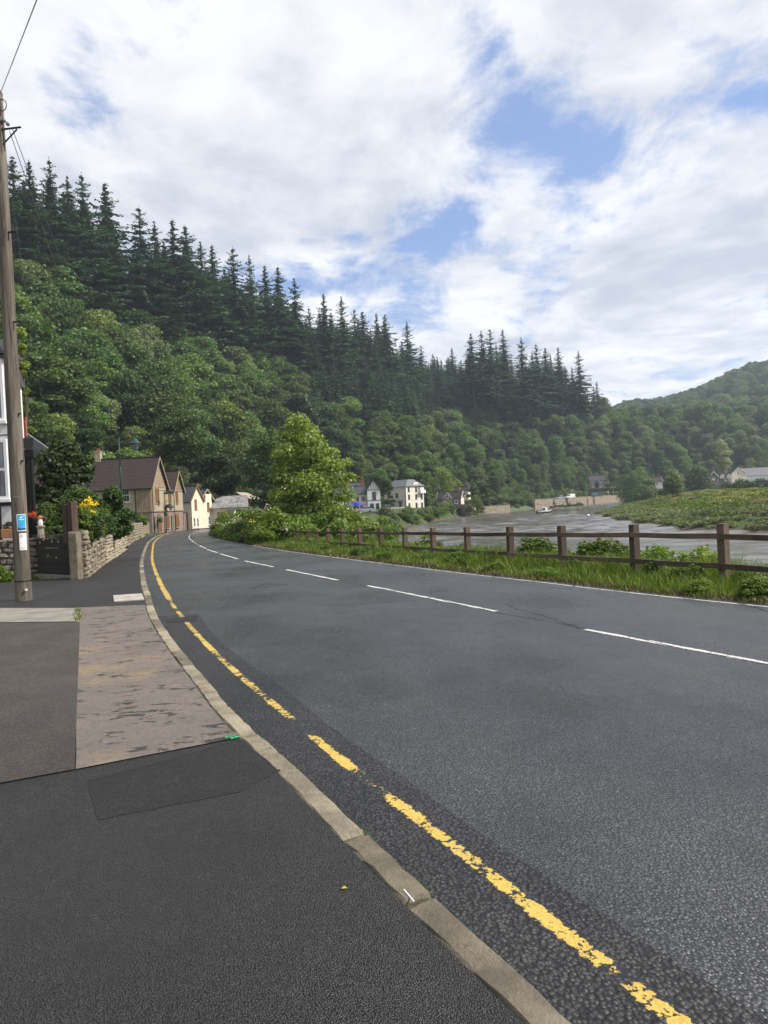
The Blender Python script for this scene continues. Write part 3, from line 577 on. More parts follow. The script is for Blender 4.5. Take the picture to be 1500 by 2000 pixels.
def conifer_mesh(name,mat,H,R,seed,base=.2,n_wh=36,leaf=.72):
    rs=np.random.RandomState(seed); P=[];N=[];D=[]
    for w in range(n_wh):
        u=(w+rs.rand()*.5)/n_wh; z=H*(base+(1-base)*u); prof=(1-u)**.68*(.72+.28*math.sin(min(1,(1-u)*1.0+.1)*math.pi*.5)); rad0=R*max(.02,prof*(1-.12*u))*(.65+.6*rs.rand())
        nb=int(5+5*(1-u)); a0=rs.rand()*6.28
        for bI in range(nb):
            a=a0+bI*6.283/nb+rs.uniform(-.35,.35); rad=rad0*rs.uniform(.4,1.3); zj=rs.uniform(-.55,.55)*(H*(1-base)/n_wh)*1.3; slope=rs.uniform(-.5,-.05) if u<.75 else rs.uniform(-.1,.45)
            m_=max(3,int(rad/.26)); 
            for s in range(m_):
                q=(s+.6)/m_; rr=rad*q; zz=z+zj+slope*rr+.12*rad*q*q
                wid=.34*rad*(1-q*.75)*.55+.08
                for side in (-1,1,0):
                    o=side*wid*rs.uniform(.3,1.); x=rr*math.cos(a)-o*math.sin(a); y=rr*math.sin(a)+o*math.cos(a)
                    P.append((x,y,zz-abs(o)*.35+rs.uniform(-.12,.12))); N.append((math.cos(a)*.35+rs.randn()*.28,math.sin(a)*.35+rs.randn()*.28,.9))
                    
    for k in range(5): P.append((rs.uniform(-.05,.05),rs.uniform(-.05,.05),H*(1.005-.01*k)));N.append((rs.randn(),rs.randn(),.2))
    P=np.array(P);N=nrm(np.array(N)); V,F=leaf_quads(P,N,leaf*(.42+.62*np.clip((1-P[:,2]/H)/(1-base),0,1)**.6),.55,rs); tint=np.repeat(rs.rand(len(P)),4)
    return mesh_np(name,V,F,mat,attr=tint)
BL=[]   # broadleaf variants of unit size: radius 4.5 m, height 12 m
for i,(mt,rr,hh,nn) in enumerate([('broad',4.4,12,30),('broad',4.8,11,34),('broadl',4.4,12,30),('broad',4.0,13,28),('grey',4.2,11,28),('broadl',4.8,12,34),('dark',4.4,12,30)]):
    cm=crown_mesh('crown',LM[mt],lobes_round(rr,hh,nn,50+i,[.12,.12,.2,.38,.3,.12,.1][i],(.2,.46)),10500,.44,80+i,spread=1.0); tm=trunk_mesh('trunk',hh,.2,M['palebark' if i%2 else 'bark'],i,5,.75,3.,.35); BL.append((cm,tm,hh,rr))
CO=[]
for i in range(5):
    H=26; cm=conifer_mesh('crown',LM['conif'],H,[6.0,4.8,6.8,5.2,6.2][i],200+i,[.1,.22,.06,.3,.15][i]); b=MB(); b.tube([(0,0,-1),(0,0,H*.5),(0,0,H*.97)],[.34,.22,.04],6); CO.append((cm,b.mesh('trunk',M['bark'],True),H,3.6))
SH=[]   # shrub variants: about 1 m radius, 1.6 m tall
for i,(mt,lf,na) in enumerate([('hedge',.13,4200),('broad',.15,3600),('dark',.12,4200),('grey',.15,3400),('hedge',.10,5200),('broadl',.14,3800),('weed',.12,3800),('cyp',.10,5200)]):
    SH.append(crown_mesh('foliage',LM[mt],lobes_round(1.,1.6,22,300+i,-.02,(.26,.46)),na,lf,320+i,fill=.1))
def tree(proto,label,cat,loc,H,rz=0,group=None,name='broadleaf_tree',wid=1.):
    cm,tm,h0,_=proto; e=thing(name,label,cat,loc,rz,group); s=H/h0; e.scale=(s*wid,s*wid,s)
    put('trunk',tm,e); put('crown',cm,e); return e
def shrub(v,label,cat,loc,R,H,group=None,name='shrub'):
    o=put(name,SH[v],None,loc,(0,0,random.uniform(0,6.28)),(R,R,H/1.6)); tag(o,label,cat,group); return o
# skyline of the photograph: nothing on the hill rises above it
SKY=[(-300,250),(0,335),(97,338),(150,380),(165,385),(185,440),(205,383),(235,470),(250,510),(272,428),(300,455),(337,452),(362,462),(380,500),(412,500),(425,525),(455,503),(487,520),(517,540),(543,540),(572,562),(600,600),(632,592),(667,597),(690,620),(735,627),(750,630),(770,660),(795,643),(820,675),(845,690),(882,680),(905,690),(920,663),(955,655),(980,657),(1000,690),(1018,672),(1047,683),(1090,690),(1110,715),(1130,699),(1150,745),(1165,745),(1200,775),(1215,764),(1250,770),(1285,768),(1330,757),(1370,742),(1420,716),(1460,697),(1500,692),(1800,640)]
BND=[(-200,440),(0,490),(120,520),(250,560),(420,640),(560,710),(640,810),(780,850),(880,800),(905,738),(1130,745),(1200,700),(1201,0),(3000,0)]
TIPS=[(25,335,0),(57,343,1),(97,337,2),(132,372,0),(160,366,2),(205,383,1),(272,427,2),(302,456,0),(337,452,1),(362,462,3),(392,494,0),(414,500,1),(455,503,2),(487,519,0),(517,538,1),(543,539,3),(575,562,0),(603,600,2),(632,591,1),(667,596,0),(692,618,2),(708,622,3),(735,627,1),(752,629,4),(795,643,0),(822,674,2),(845,692,4),(882,680,1),(920,663,3),(940,660,0),(957,655,2),(982,657,1),(1018,672,0),(1047,683,2),(1065,690,3),(1090,690,1),(1130,698,0),(1165,746,4),(-25,320,2),(-60,300,0),(750,640,3)]
ntree=0
def hill_at(px,s_t):
    """walk out along a pixel column until the ground lies s_t metres up the slope"""
    d=pix_ray(px,900); a=d[0]/d[1]
    Y=np.arange(30,900,2.); P=np.stack([a*Y,Y],-1); s=foot_s(P); i=np.argmax(s>s_t); return P[i]
TIPS.sort()
_o=['','first','second','third','fourth','fifth','sixth','seventh','eighth','ninth','tenth','eleventh','twelfth','thirteenth','fourteenth','fifteenth','sixteenth','seventeenth','eighteenth','nineteenth']
def ordinal(n): return _o[n] if n<20 else ['twentieth','thirtieth','fortieth'][n//10-2] if n%10==0 else ['twenty','thirty','forty'][n//10-2]+' '+_o[n%10]
_n=0
for px,py,v in TIPS:
    _n+=px>20
    p=hill_at(px,100 if px<900 else 84)
    for it in range(3):
        x=p[0]; zt=at(px,py,p[1]); p=np.array([zt[0],p[1]]); z=float(terrain(*p)); H=zt[2]-z
        if H<17: p=p*(1.04); 
        elif H>40: p=p*.96
    H=max(14,min(44,H)); 
    tree(CO[v],('tall dark conifer, '+ordinal(_n)+' from the left along the hilltop skyline') if px>20 else 'tall dark conifer on the skyline behind the pole','conifer',(p[0],p[1],zt[2]-H),H,random.uniform(0,6.28),'conifers along the hilltop skyline','conifer',random.uniform(1.1,1.45) if H>30 else random.uniform(1.15,1.6)); ntree+=1
for px,py,v in TIPS:
    for k in range(3):
        px_=px+random.uniform(-30,30); py_=max(py,interp(px_,SKY))+random.choice((8,16,28,45,70)); p=hill_at(px_,random.uniform(78,98) if px<900 else random.uniform(66,84)); q_=at(px_,py_,p[1]); z=float(terrain(q_[0],p[1])); H=q_[2]-z
        if H>9: H=min(H,34); tree(CO[random.randrange(5)],'dark conifer filling in just below the hilltop skyline row','conifer',(q_[0],p[1],q_[2]-H),H,random.uniform(0,6.28),'conifers just below the skyline row','conifer',random.uniform(1.05,1.5))
# fill the slope
cand=[]
rs=np.random.RandomState(5)
xs_,ys_=np.meshgrid(np.arange(-420,1300,7.4),np.arange(-10,1500,7.4)); P=np.stack([xs_.ravel(),ys_.ravel()],-1)+rs.uniform(-3.2,3.2,(xs_.size,2))
s=foot_s(P); keep=(s>4)&(P[:,1]>12); P=P[keep]; s=s[keep]
z=terrain(P[:,0],P[:,1]); q=proj(np.stack([P[:,0],P[:,1],z],-1)); dist=np.hypot(P[:,0],P[:,1])
keep=(q[:,0]>-50)&(q[:,0]<1640)&(P[:,1]>0)&(rs.rand(len(P))>np.clip((dist-380)/900,0,.5)); P=P[keep];s=s[keep];z=z[keep];q=q[keep];dist=dist[keep]
far_b=[[],[],[]]; far_c=[[],[],[]]; cnt={'b':0,'c':0}
BUILD_CLEAR=[(120,402,14),(226,520,16)]
recs=[]
for i in np.argsort(dist):
    x,y=P[i]; r=rs.rand; px=q[i,0]; s_=s[i]
    conif=False; ymid=q[i,1]-18*FPX/dist[i]*.5
    if ymid<interp(px,BND)+rs.uniform(-14,14) and s_>26: conif=True
    if conif: H=rs.uniform(21,32)
    else:
        H=rs.uniform(11,20) if rs.rand()<.7 else rs.uniform(7,11)
        if dist[i]<260 and rs.rand()<.22: continue
        if px>1000: H*=1.15
        if s_<22 and px>620: H*=rs.uniform(.42,.75)
        elif s_<12: H*=rs.uniform(.55,.8)
    if dist[i]<75: H*=.85
    # keep below the skyline
    lim=interp(px,SKY)+(12 if conif else 8)+rs.uniform(0,10)
    hw=26 if conif else 40
    lim=max(lim,interp(px-hw*.5,SKY),interp(px+hw*.5,SKY))
    topz=at(px,lim,y)[2]; Hm=topz-z[i]
    if Hm<H:
        if Hm<(12 if conif else 5): continue
        H=Hm
    if px>1170 and dist[i]>560: conif=False
    if any((x-a)**2+(y-b_)**2<c*c for a,b_,c in BUILD_CLEAR): continue
    recs.append((x,y,float(z[i]),H,conif,px,dist[i],s_))
def zone(px,conif,s_):
    if conif: return ('dark conifer above the left broadleaf slope' if px<520 else 'dark conifer on the slope above the white riverside buildings' if px<900 else 'dark conifer high on the slope above the river wall')
    if px<200: return 'broadleaf tree on the slope above the left garden'
    if px<480: return 'broadleaf tree on the slope above the boarded house'
    if px<700: return 'broadleaf tree on the slope behind the roadside tree'
    if px<900: return 'broadleaf tree on the slope above the white riverside buildings'
    if px<1180: return 'broadleaf tree on the slope above the long river wall'
    return 'broadleaf tree above the houses across the river'
for x,y,z_,H,conif,px,d,s_ in recs:
    kind='c' if conif else 'b'
    if cnt[kind]<(128 if conif else 270) and (d<520):
        cnt[kind]+=1; pr=CO[rs.randint(5)] if conif else BL[rs.choice(7,p=[.18,.17,.19,.13,.12,.17,.04])]
        if not conif: wd=rs.uniform(1.0,1.32)*(1.0 if H>8 else 1.2)
        else: wd=rs.uniform(.8,1.15)
        lb=(['','','light green ','','grey green ','yellow green ','very dark '][BL.index(pr)] if not conif else ['','slender ','broad ','bare stemmed ','wide '][CO.index(pr)])+zone(px,conif,s_)+(' near its foot' if s_<22 else ' high up' if s_>70 and not conif else ''); g=lb.replace('dark conifer','conifers').replace('broadleaf tree','broadleaf trees')
        tree(pr,lb,'conifer' if conif else 'tree',(x,y,z_),H,rs.uniform(0,6.28),g,'conifer' if conif else 'broadleaf_tree',wd)
    else:
        (far_c if conif else far_b)[rs.randint(3)].append((x,y,z_,H))
def scatter(name,groups,label):
    """one object: a point per tree, tree crowns instanced on the points"""
    V=[];SC=[];IX=[]
    for gi,(lst,me,h0) in enumerate(groups):
        for x,y,z_,H in lst: V.append((x,y,z_)); SC.append(H/h0); IX.append(gi)
    me=bpy.data.meshes.new(name); me.from_pydata(V,[],[]); a=me.attributes.new('sc','FLOAT','POINT'); a.data.foreach_set('value',np.array(SC,np.float32))
    a=me.attributes.new('ix','INT','POINT'); a.data.foreach_set('value',np.array(IX,np.int32)); o=link(bpy.data.objects.new(name,me)); tag(o,label,kind='stuff')
    ng=bpy.data.node_groups.new(name,'GeometryNodeTree'); ng.interface.new_socket('Geometry',in_out='INPUT',socket_type='NodeSocketGeometry'); ng.interface.new_socket('Geometry',in_out='OUTPUT',socket_type='NodeSocketGeometry')
    N=ng.nodes; L=ng.links; gi_=N.new('NodeGroupInput'); go=N.new('NodeGroupOutput'); J=N.new('GeometryNodeJoinGeometry')
    sc=N.new('GeometryNodeInputNamedAttribute'); sc.data_type='FLOAT'; sc.inputs[0].default_value='sc'
    ix=N.new('GeometryNodeInputNamedAttribute'); ix.data_type='INT'; ix.inputs[0].default_value='ix'
    rv=N.new('FunctionNodeRandomValue'); rv.data_type='FLOAT_VECTOR'; rv.inputs[0].default_value=(0,0,0); rv.inputs[1].default_value=(0,0,6.28)
    for k,(lst,src,h0) in enumerate(groups):
        inf=N.new('GeometryNodeObjectInfo'); inf.inputs[0].default_value=src; inf.inputs[1].default_value=True; inf.transform_space='ORIGINAL'
        ip=N.new('GeometryNodeInstanceOnPoints'); cmp=N.new('FunctionNodeCompare'); cmp.data_type='INT'; cmp.operation='EQUAL'; cmp.inputs[3].default_value=k
        L.new(ix.outputs[0],cmp.inputs[2]); L.new(gi_.outputs[0],ip.inputs['Points']); L.new(cmp.outputs[0],ip.inputs['Selection']); L.new(inf.outputs['Geometry'],ip.inputs['Instance'])
        L.new(rv.outputs[0],ip.inputs['Rotation']); L.new(sc.outputs[0],ip.inputs['Scale']); L.new(ip.outputs[0],J.inputs[0])
    L.new(J.outputs[0],go.inputs[0]); md=o.modifiers.new('scatter','NODES'); md.node_group=ng; return o
def srcobj(meshname_mesh):
    for o in bpy.data.objects:
        if o.data is meshname_mesh: return o
scatter('distant_broadleaf_wood',[(far_b[k],srcobj(BL[(0,4,5)[k]][0]),12) for k in range(3)],'far broadleaf woodland covering the hill down the valley')
scatter('distant_conifer_wood',[(far_c[k],srcobj(CO[k][0]),26) for k in range(3)],'mass of dark conifers filling the top of the hill')
# undergrowth: low scrub covering the foot and gaps of the slope
sb=[];rs=np.random.RandomState(21)
for k,(v,lab) in enumerate([(0,''),(1,''),(3,''),(5,'')]):
    e_=put('undergrowth_source',SH[v],None,(-70-4*k,-30,0)); e_.scale=(1.5,1.5,1.5); tag(e_,['light green bush','mid green bush','grey green bush','pale green bush'][k]+' on the hillside behind the camera','shrub'); sb.append(e_)
g4=[[],[],[],[]]
xs_,ys_=np.meshgrid(np.arange(-140,520,2.6),np.arange(30,520,2.6)); P=np.stack([xs_.ravel(),ys_.ravel()],-1)+rs.uniform(-1.3,1.3,(xs_.size,2))
s=foot_s(P); z=terrain(P[:,0],P[:,1]); q=proj(np.stack([P[:,0],P[:,1],z],-1)); ok=(s>-6+2*np.sin(P[:,0]/9))&(s<26)&(q[:,0]>-20)&(q[:,0]<1530)
for (x,y),z_ in zip(P[ok],z[ok]): 
    if (x-120)**2+(y-402)**2<120: continue
    g4[rs.choice(4,p=[.34,.3,.16,.2])].append((x,y,z_-.2,rs.uniform(1.6,3.6)))
scatter('hillside_undergrowth',[(g4[k],sb[k],1.6) for k in range(4)],'tangled green scrub covering the foot of the hillside')
# === OBJECTS ===
def wall_pt(o,u,n,a,b,c): return (o[0]+u[0]*a+n[0]*c,o[1]+u[1]*a+n[1]*c,o[2]+b)
class Face:
    """a vertical face: origin (x,y,z), unit direction u along it, outward normal n; boxes given as along, up, out"""
    def __init__(s,o,ang): s.o=o; s.u=(math.cos(ang),math.sin(ang)); s.n=(math.sin(ang),-math.cos(ang))
    def box(s,mb,a0,a1,b0,b1,c0,c1):
        p=[wall_pt(s.o,s.u,s.n,a,b,c) for c in(c0,c1) for a,b in((a0,b0),(a1,b0),(a1,b1),(a0,b1))]; i=len(mb.v); mb.v+=p
        mb.f+=[tuple(i+j for j in q) for q in((3,2,1,0),(4,5,6,7),(0,1,5,4),(1,2,6,5),(2,3,7,6),(3,0,4,7))]; return mb
    def window(s,par,a,b,w,h,mf='upvc',cols=2,rws=2,fr=.07,pane='glass',sill=True,name='window',out=.05,bar=.035,arch=0):
        f=MB(); s.box(f,a,a+fr,b,b+h,-.02,out).v; s.box(f,a+w-fr,a+w,b,b+h,-.02,out); s.box(f,a+fr,a+w-fr,b,b+fr,-.02,out); s.box(f,a+fr,a+w-fr,b+h-fr,b+h,-.02,out)
        for k in range(1,cols): x=a+w*k/cols; s.box(f,x-bar/2,x+bar/2,b+fr,b+h-fr,0,out*.8)
        for k in range(1,rws): y=b+h*k/rws; s.box(f,a+fr,a+w-fr,y-bar/2,y+bar/2,0,out*.7)
        if arch:
            c=a+w/2
            for k in range(8):
                t0,t1=math.pi*k/8,math.pi*(k+1)/8; f.poly([wall_pt(s.o,s.u,s.n,c+w/2*math.cos(q)*z,b+h+arch*math.sin(q)*z,out) for q,z in((t0,1),(t1,1),(t1,0),(t0,0))][:3])
        o=f.obj(name,M[mf],par); g=MB(); s.box(g,a+fr,a+w-fr,b+fr,b+h-fr,.002,.014); g.obj('pane',M[pane],o)
        if sill: q=MB(); s.box(q,a-.06,a+w+.06,b-.09,b-.002,-.01,out+.07); q.obj('sill',M[mf if mf!='shutter' else 'timber'],o)
        return o
    def part(s,par,name,mat,*boxes):
        m_=MB(); [s.box(m_,*b_) for b_ in boxes]; return m_.obj(name,M[mat],par)
def gable_walls(par,x0,x1,y0,y1,z0,ze,zt,axis,mat,name='wall'):
    b=MB()
    if axis=='x':   # ridge along x, gables at x0 and x1
        ym=(y0+y1)/2; ring=[(y0,z0),(y1,z0),(y1,ze),(ym,zt),(y0,ze)]; A=[(x0,*p) for p in ring];B=[(x1,*p) for p in ring]
    else:
        xm=(x0+x1)/2; ring=[(x0,z0),(x1,z0),(x1,ze),(xm,zt),(x0,ze)]; A=[(p[0],y0,p[1]) for p in ring];B=[(p[0],y1,p[1]) for p in ring]
    b.poly(A); b.poly(B[::-1])
    for i in (0,1,4): j=(i+1)%5; b.poly([A[i],A[j],B[j],B[i]])
    return b.obj(name,M[mat],par)
def gable_roof(par,x0,x1,y0,y1,ze,zt,axis,mat,ov=.3,th=.09,course=.3,name='roof',verge=None):
    """two slopes laid in overlapping courses, each course a lipped step"""
    b=MB()
    if axis=='x': a0,a1,c0,c1=x0-ov,x1+ov,y0,y1
    else: a0,a1,c0,c1=y0-ov,y1+ov,x0,x1
    cm=(c0+c1)/2; half=(c1-c0)/2; rise=zt-ze; sl=rise/half
    for sg in (-1,1):
        n=max(4,int(math.hypot(half+ov,rise)/course))
        for k in range(n):
            u0=k/n;u1=(k+1)/n; d0=(half+ov)*(1-u0); d1=(half+ov)*(1-u1); lip=.035
            z0=zt-d0*sl+th+lip; z1=zt-d1*sl+th; cA=cm+sg*d0;cB=cm+sg*d1
            pts=[(a0,cA,z0),(a1,cA,z0),(a1,cB,z1),(a0,cB,z1),(a0,cA,z0-lip-.02),(a1,cA,z0-lip-.02)]
            if axis!='x': pts=[(p[1],p[0],p[2]) for p in pts]
            b.poly(pts[:4]); b.poly([pts[4],pts[5],pts[1],pts[0]])
        pts=[(a0,cm+sg*(half+ov),zt-(half+ov)*sl),(a1,cm+sg*(half+ov),zt-(half+ov)*sl),(a1,cm,zt),(a0,cm,zt)]
        if axis!='x': pts=[(p[1],p[0],p[2]) for p in pts]
        b.poly(pts)
    rf=b.obj(name,M[mat],par)
    rd=MB(); 
    if axis=='x': rd.box(a0,a1,cm-.13,cm+.13,zt+th-.03,zt+th+.09)
    else: rd.box(cm-.13,cm+.13,a0,a1,zt+th-.03,zt+th+.09)
    rd.obj('ridge',M[mat],rf)
    for ae in (a0,a1):
        vb=MB()
        for sg in (-1,1):
            e=(ae,cm+sg*(half+ov),zt-(half+ov)*sl+.02); tp=(ae,cm,zt+.02)
            if axis!='x': e=(e[1],e[0],e[2]); tp=(tp[1],tp[0],tp[2])
            vb.bar(e,tp,.05,.2)
        vb.obj('bargeboard',M[verge or 'timber'],rf)
    return rf
def chimney(par,x,y,z0,z1,mat='brick',s=.45,pots=2):
    c=MB().box(x-s/2,x+s/2,y-s/2,y+s/2,z0,z1).box(x-s/2-.05,x+s/2+.05,y-s/2-.05,y+s/2+.05,z1+.001,z1+.12).obj('chimney',M[mat],par)
    for k in range(pots): MB().lathe((x+(k-(pots-1)/2)*.22,y,z1+.12),[(.09,0),(.07,.3),(.085,.34),(.06,.34)],8).obj('chimney_pot',M['brick'],c)
    return c
def stones_on(par,P0,P1,z0,z1,h,out,mat,seed,wmin=.16,wmax=.36,hh=.15,limit=300,nm='stone',face=1,proj_=.05,rest=None):
    """rubble stones bedded proud of a wall core between plan points P0,P1 on its outer side; z0,z1 = base heights at ends, h=height"""
    r=random.Random(seed); P0=np.array(P0);P1=np.array(P1); L=np.linalg.norm(P1-P0); u=(P1-P0)/L; n=np.array([u[1],-u[0]])*face; cnt=0; zb=0
    meshes=STONE[mat]
    while zb<h-.04:
        ch=min(hh*r.uniform(.75,1.35),h-zb+.03); x=-r.uniform(0,wmin)
        while x<L-.05:
            w=r.uniform(wmin,wmax); a0=max(x,0); a1=min(x+w,L); hv=ch*r.uniform(.8,1.08)
            if a1-a0>.07:
                c=P0+u*(a0+a1)/2+n*(out+proj_*.2); zz=z0+(z1-z0)*(a0+a1)/2/L+zb+ch/2
                T=((c[0],c[1],zz+r.uniform(-.02,.02)),(r.uniform(-.12,.12),r.uniform(-.16,.16),math.atan2(u[1],u[0])+r.uniform(-.12,.12)),((a1-a0)*r.uniform(.82,.97),.15*r.uniform(.7,1.3),hv*r.uniform(.72,.95))); me_=meshes[r.randrange(len(meshes))]
                if cnt<limit: put(nm,me_,par,*T)
                elif rest is not None: rest.append((me_,T))
                cnt+=1
            x+=w
        zb+=ch
    return cnt
def join_stones(par,rest,mat):
    if not rest: return
    from mathutils import Euler
    V=[];F=[];n=0
    for me,(l,ro,sc) in rest:
        X=Matrix.LocRotScale(Vector(l),Euler(ro),Vector(sc)); V+=[tuple(X@v.co) for v in me.vertices]; F+=[tuple(n+i for i in p.vertices) for p in me.polygons]; n+=len(me.vertices)
    b=MB(); b.v=V; b.f=F; o=b.obj('stones',mat,par); o['kind']='stuff'
def stone_blob(seed,mat):
    r=random.Random(seed); bm=bmesh.new(); bmesh.ops.create_cube(bm,size=1)
    bmesh.ops.bevel(bm,geom=list(bm.edges),offset=.2,segments=1,affect='EDGES',profile=.6)
    for v in bm.verts: v.co+=Vector([r.uniform(-.07,.07) for _ in range(3)])
    me=bpy.data.meshes.new('stone'); bm.to_mesh(me); bm.free(); me.materials.append(M[mat]); return me
STONE={k:[stone_blob(i,k) for i in range(6)] for k in ('stone','stone_grey','rwall')}
def core_wall(par,pts,z0f,h,th,mat='mortar',name='wall_core'):
    b=MB()
    for (xa,ya),(xb,yb) in zip(pts[:-1],pts[1:]):
        d=np.array([xb-xa,yb-ya]); L=np.linalg.norm(d); n=np.array([d[1],-d[0]])/L*th/2
        za,zb_=z0f(xa,ya),z0f(xb,yb); c=[(xa+n[0],ya+n[1]),(xb+n[0],yb+n[1]),(xb-n[0],yb-n[1]),(xa-n[0],ya-n[1])]; zz=[za,zb_,zb_,za]
        ha=h(ya) if callable(h) else h; hb=h(yb) if callable(h) else h; H4=[ha,hb,hb,ha]
        B=[(p[0],p[1],q-.2) for p,q in zip(c,zz)]; T=[(p[0],p[1],q+k) for p,q,k in zip(c,zz,H4)]
        b.poly(T); b.poly(B[::-1]); [b.poly([B[i],B[(i+1)%4],T[(i+1)%4],T[i]]) for i in range(4)]
    return b.obj(name,M[mat],par)

# ---------------- fence along the river verge
def fx(Y): return float(ex(Y))+2.05
POST=[(1412,1027),(1238,1028),(1097,1032),(995,1033),(912,1033),(845,1033),(790,1034),(744,1035),(702,1036),(668,1036),(640,1036),(618,1036),(600,1036),(580,1037)]
fy=[]
for px,py in POST:
    Y=10.
    lo,hi=6.,70.
    for _ in range(40):
        mid=(lo+hi)/2; q=proj(np.array([fx(mid),mid,zr(mid)+.9]))
        if q[0]>px: lo=mid
        else: hi=mid
    fy.append(mid)
step0=(fy[1]-fy[0]); fy=[fy[0]-2*1.55,fy[0]-1.55]+fy+[fy[-1]+2.2,fy[-1]+4.4,fy[-1]+6.6,fy[-1]+8.8]
fence=thing('post_and_rail_fence','brown timber post and rail fence along the grassy river verge','fence',(fx(fy[2]),fy[2],0))
FP=[]
for i,y in enumerate(fy):
    H=float(interp(y,[(10,1.0),(18,.93),(26,.88),(35,.80)])); x=fx(y); FP.append((x,y,zr(y),H))
for i,(x,y,z,H) in enumerate(FP):
    o=MB().box(-.07,.07,-.07,.07,-.5,H+random.uniform(-.015,.015)).obj('post',M['fence'],fence,bevel=.006); o.location=(x-fence.location.x,y-fence.location.y,z)
    d=(fx(y+.5)-fx(y-.5)); o.rotation_euler=(random.uniform(-.012,.012),random.uniform(-.014,.014),math.atan2(1,d)+random.uniform(-.06,.06))
for i in range(len(FP)-1):
    for zz in (.80,.29):
        a_,b_=FP[i],FP[i+1]; d=np.array([b_[0]-a_[0],b_[1]-a_[1]]); d/=np.linalg.norm(d); n=np.array([-d[1],d[0]])*.09
        if n[0]>0: n=-n
        k=lambda p:(p[0]+n[0]-fence.location.x,p[1]+n[1]-fence.location.y,p[2]+zz*p[3]+random.uniform(-.012,.012))
        A=k(a_);B=k(b_); mdx=tuple((A[q]+B[q])/2-(.012 if q==2 else 0) for q in range(3))
        MB().bar(A,mdx,.042,.092).bar(mdx,B,.042,.092).obj('rail',M['fence'],fence,bevel=.0)
# ---------------- utility pole
PX,PY=-6.98,13.6; PZ=float(zr(PY))+.03
pole=thing('utility_pole','tall weathered wooden utility pole with two posters at the left edge of the footway','utility pole',(PX,PY,PZ))
ptop=9.72
MB().tube([(0,0,-.4),(0,0,0),(0,0,.5),(0,0,4),(0,0,8),(0,0,ptop)],[.152,.150,.143,.13,.112,.10],20).obj('shaft',M['pole'],pole,True)
MB().tube([(0,0,ptop-.02),(0,0,ptop+.13)],[.105,.02],12).obj('pole_cap',M['metal'],pole)
MB().lathe((0,0,.42),[(.148,-.012),(.151,0),(.148,.012)],20).obj('band',M['metal'],pole)
for zz,L in ((ptop-.72,.34),(5.35,.14),(7.05,.13),(2.7,.05),(3.6,.05)): MB().bar((.09,-.05,zz),(.12+L,-.08,zz+.01),.03,.025).obj('step_bolt' if L<.3 else 'wire_bracket',M['metal'],pole)
MB().bar((.09,-.05,ptop-1.),(.38,-.07,ptop-.74),.02).obj('bracket_strut',M['metal'],pole)
lp=[(.12+.09*math.sin(a),-.08,ptop-.28+.11*math.cos(a)) for a in np.linspace(0,6.6,16)]; MB().tube(lp,.009,6).obj('cable_loop',M['metal'],pole)
for dz,dx in ((-.55,.13),(-.62,.2)): MB().ball((dx,-.05,ptop+dz),.04,8).obj('insulator',M['galv'],pole)
MB().tube([(.1,-.08,ptop-.2),(.13,-.09,ptop-.6),(.14,-.09,ptop-1.1)],.008,6).obj('drop_cable',M['metal'],pole)
MB().bar((-.02,-.155,2.03),(.08,-.15,2.03),.012).obj('nail_strip',M['galv'],pole)
MB().box(.1,.14,-.155,-.12,.24,.275).obj('tag',M['upvc'],pole)
def curved(name,mat,a0,a1,z0,z1,r,par,n=8):
    b=MB()
    for k in range(n):
        p=a0+(a1-a0)*k/n;q=a0+(a1-a0)*(k+1)/n; b.poly([(r*math.sin(p),-r*math.cos(p),z0),(r*math.sin(q),-r*math.cos(q),z0),(r*math.sin(q),-r*math.cos(q),z1),(r*math.sin(p),-r*math.cos(p),z1)])
    return b.obj(name,mat,par)
mk=lambda n,c,**k:simple(n,c,rough=.5,**k)
M['pblue']=simple('poster_blue',(.03,.33,.62),(.06,.42,.70),6,.5); M['pwhite']=mk('poster_white',(.72,.72,.72)); M['pink']=simple('poster_pink',(.74,.70,.70),(.66,.50,.47),7,.6,lo=.45,hi=.7); M['pdark']=mk('poster_dark',(.02,.05,.10)); M['pgrey']=mk('poster_grey',(.35,.36,.42))
z1=at(46,1004,13.6)[2]-PZ; z0=at(46,1037,13.6)[2]-PZ; z2=at(48,1041,13.6)[2]-PZ; z3=at(48,1074,13.6)[2]-PZ
po=curved('poster',M['pwhite'],.12,1.22,z0,z1,.150,pole); po['label']='blue poster with small white shapes and dark lower edge'
curved('poster_field',M['pblue'],.2,1.14,z0+.02,z1-.012,.152,po); curved('poster_shore',M['pdark'],.2,1.14,z0+.022,z0+.055,.1535,po); curved('poster_figure',M['pdark'],.26,.36,z0+.05,z0+.085,.1535,po)
for a,b_,w,h in ((.5,.26,.2,.03),(.45,.22,.5,.012),(.75,.28,.12,.016),(.42,.17,.22,.006),(.8,.19,.25,.006),(.8,.14,.25,.006),(.45,.12,.3,.006)): curved('poster_print',M['pwhite'] if h>.008 else M['pdark'],a,a+w,z0+b_-h/2,z0+b_+h/2,.1535,po,3)
po=curved('poster',M['pink'],.3,1.2,z3,z2,.150,pole); po['label']='white and pale pink poster below the blue one'
for k in range(5): curved('poster_print',M['pgrey'],.38,.38+.5*random.uniform(.6,1),z2-.03-.012*k,z2-.026-.012*k,.152,po,3)
for k in range(3): curved('poster_print',M['pgrey'],.45,1.1,z3+.02+.013*k,z3+.023+.013*k,.152,po,3)
def wire(label,A,B,sag=.3,r=.008,n=16):
    A=np.array(A,float);B=np.array(B,float); pts=[tuple(A+(B-A)*k/n-np.array([0,0,4*sag*(k/n)*(1-k/n)])) for k in range(n+1)]
    o=MB().tube(pts,r,5).obj('overhead_wire',M['galv']); tag(o,label,'wire'); return o
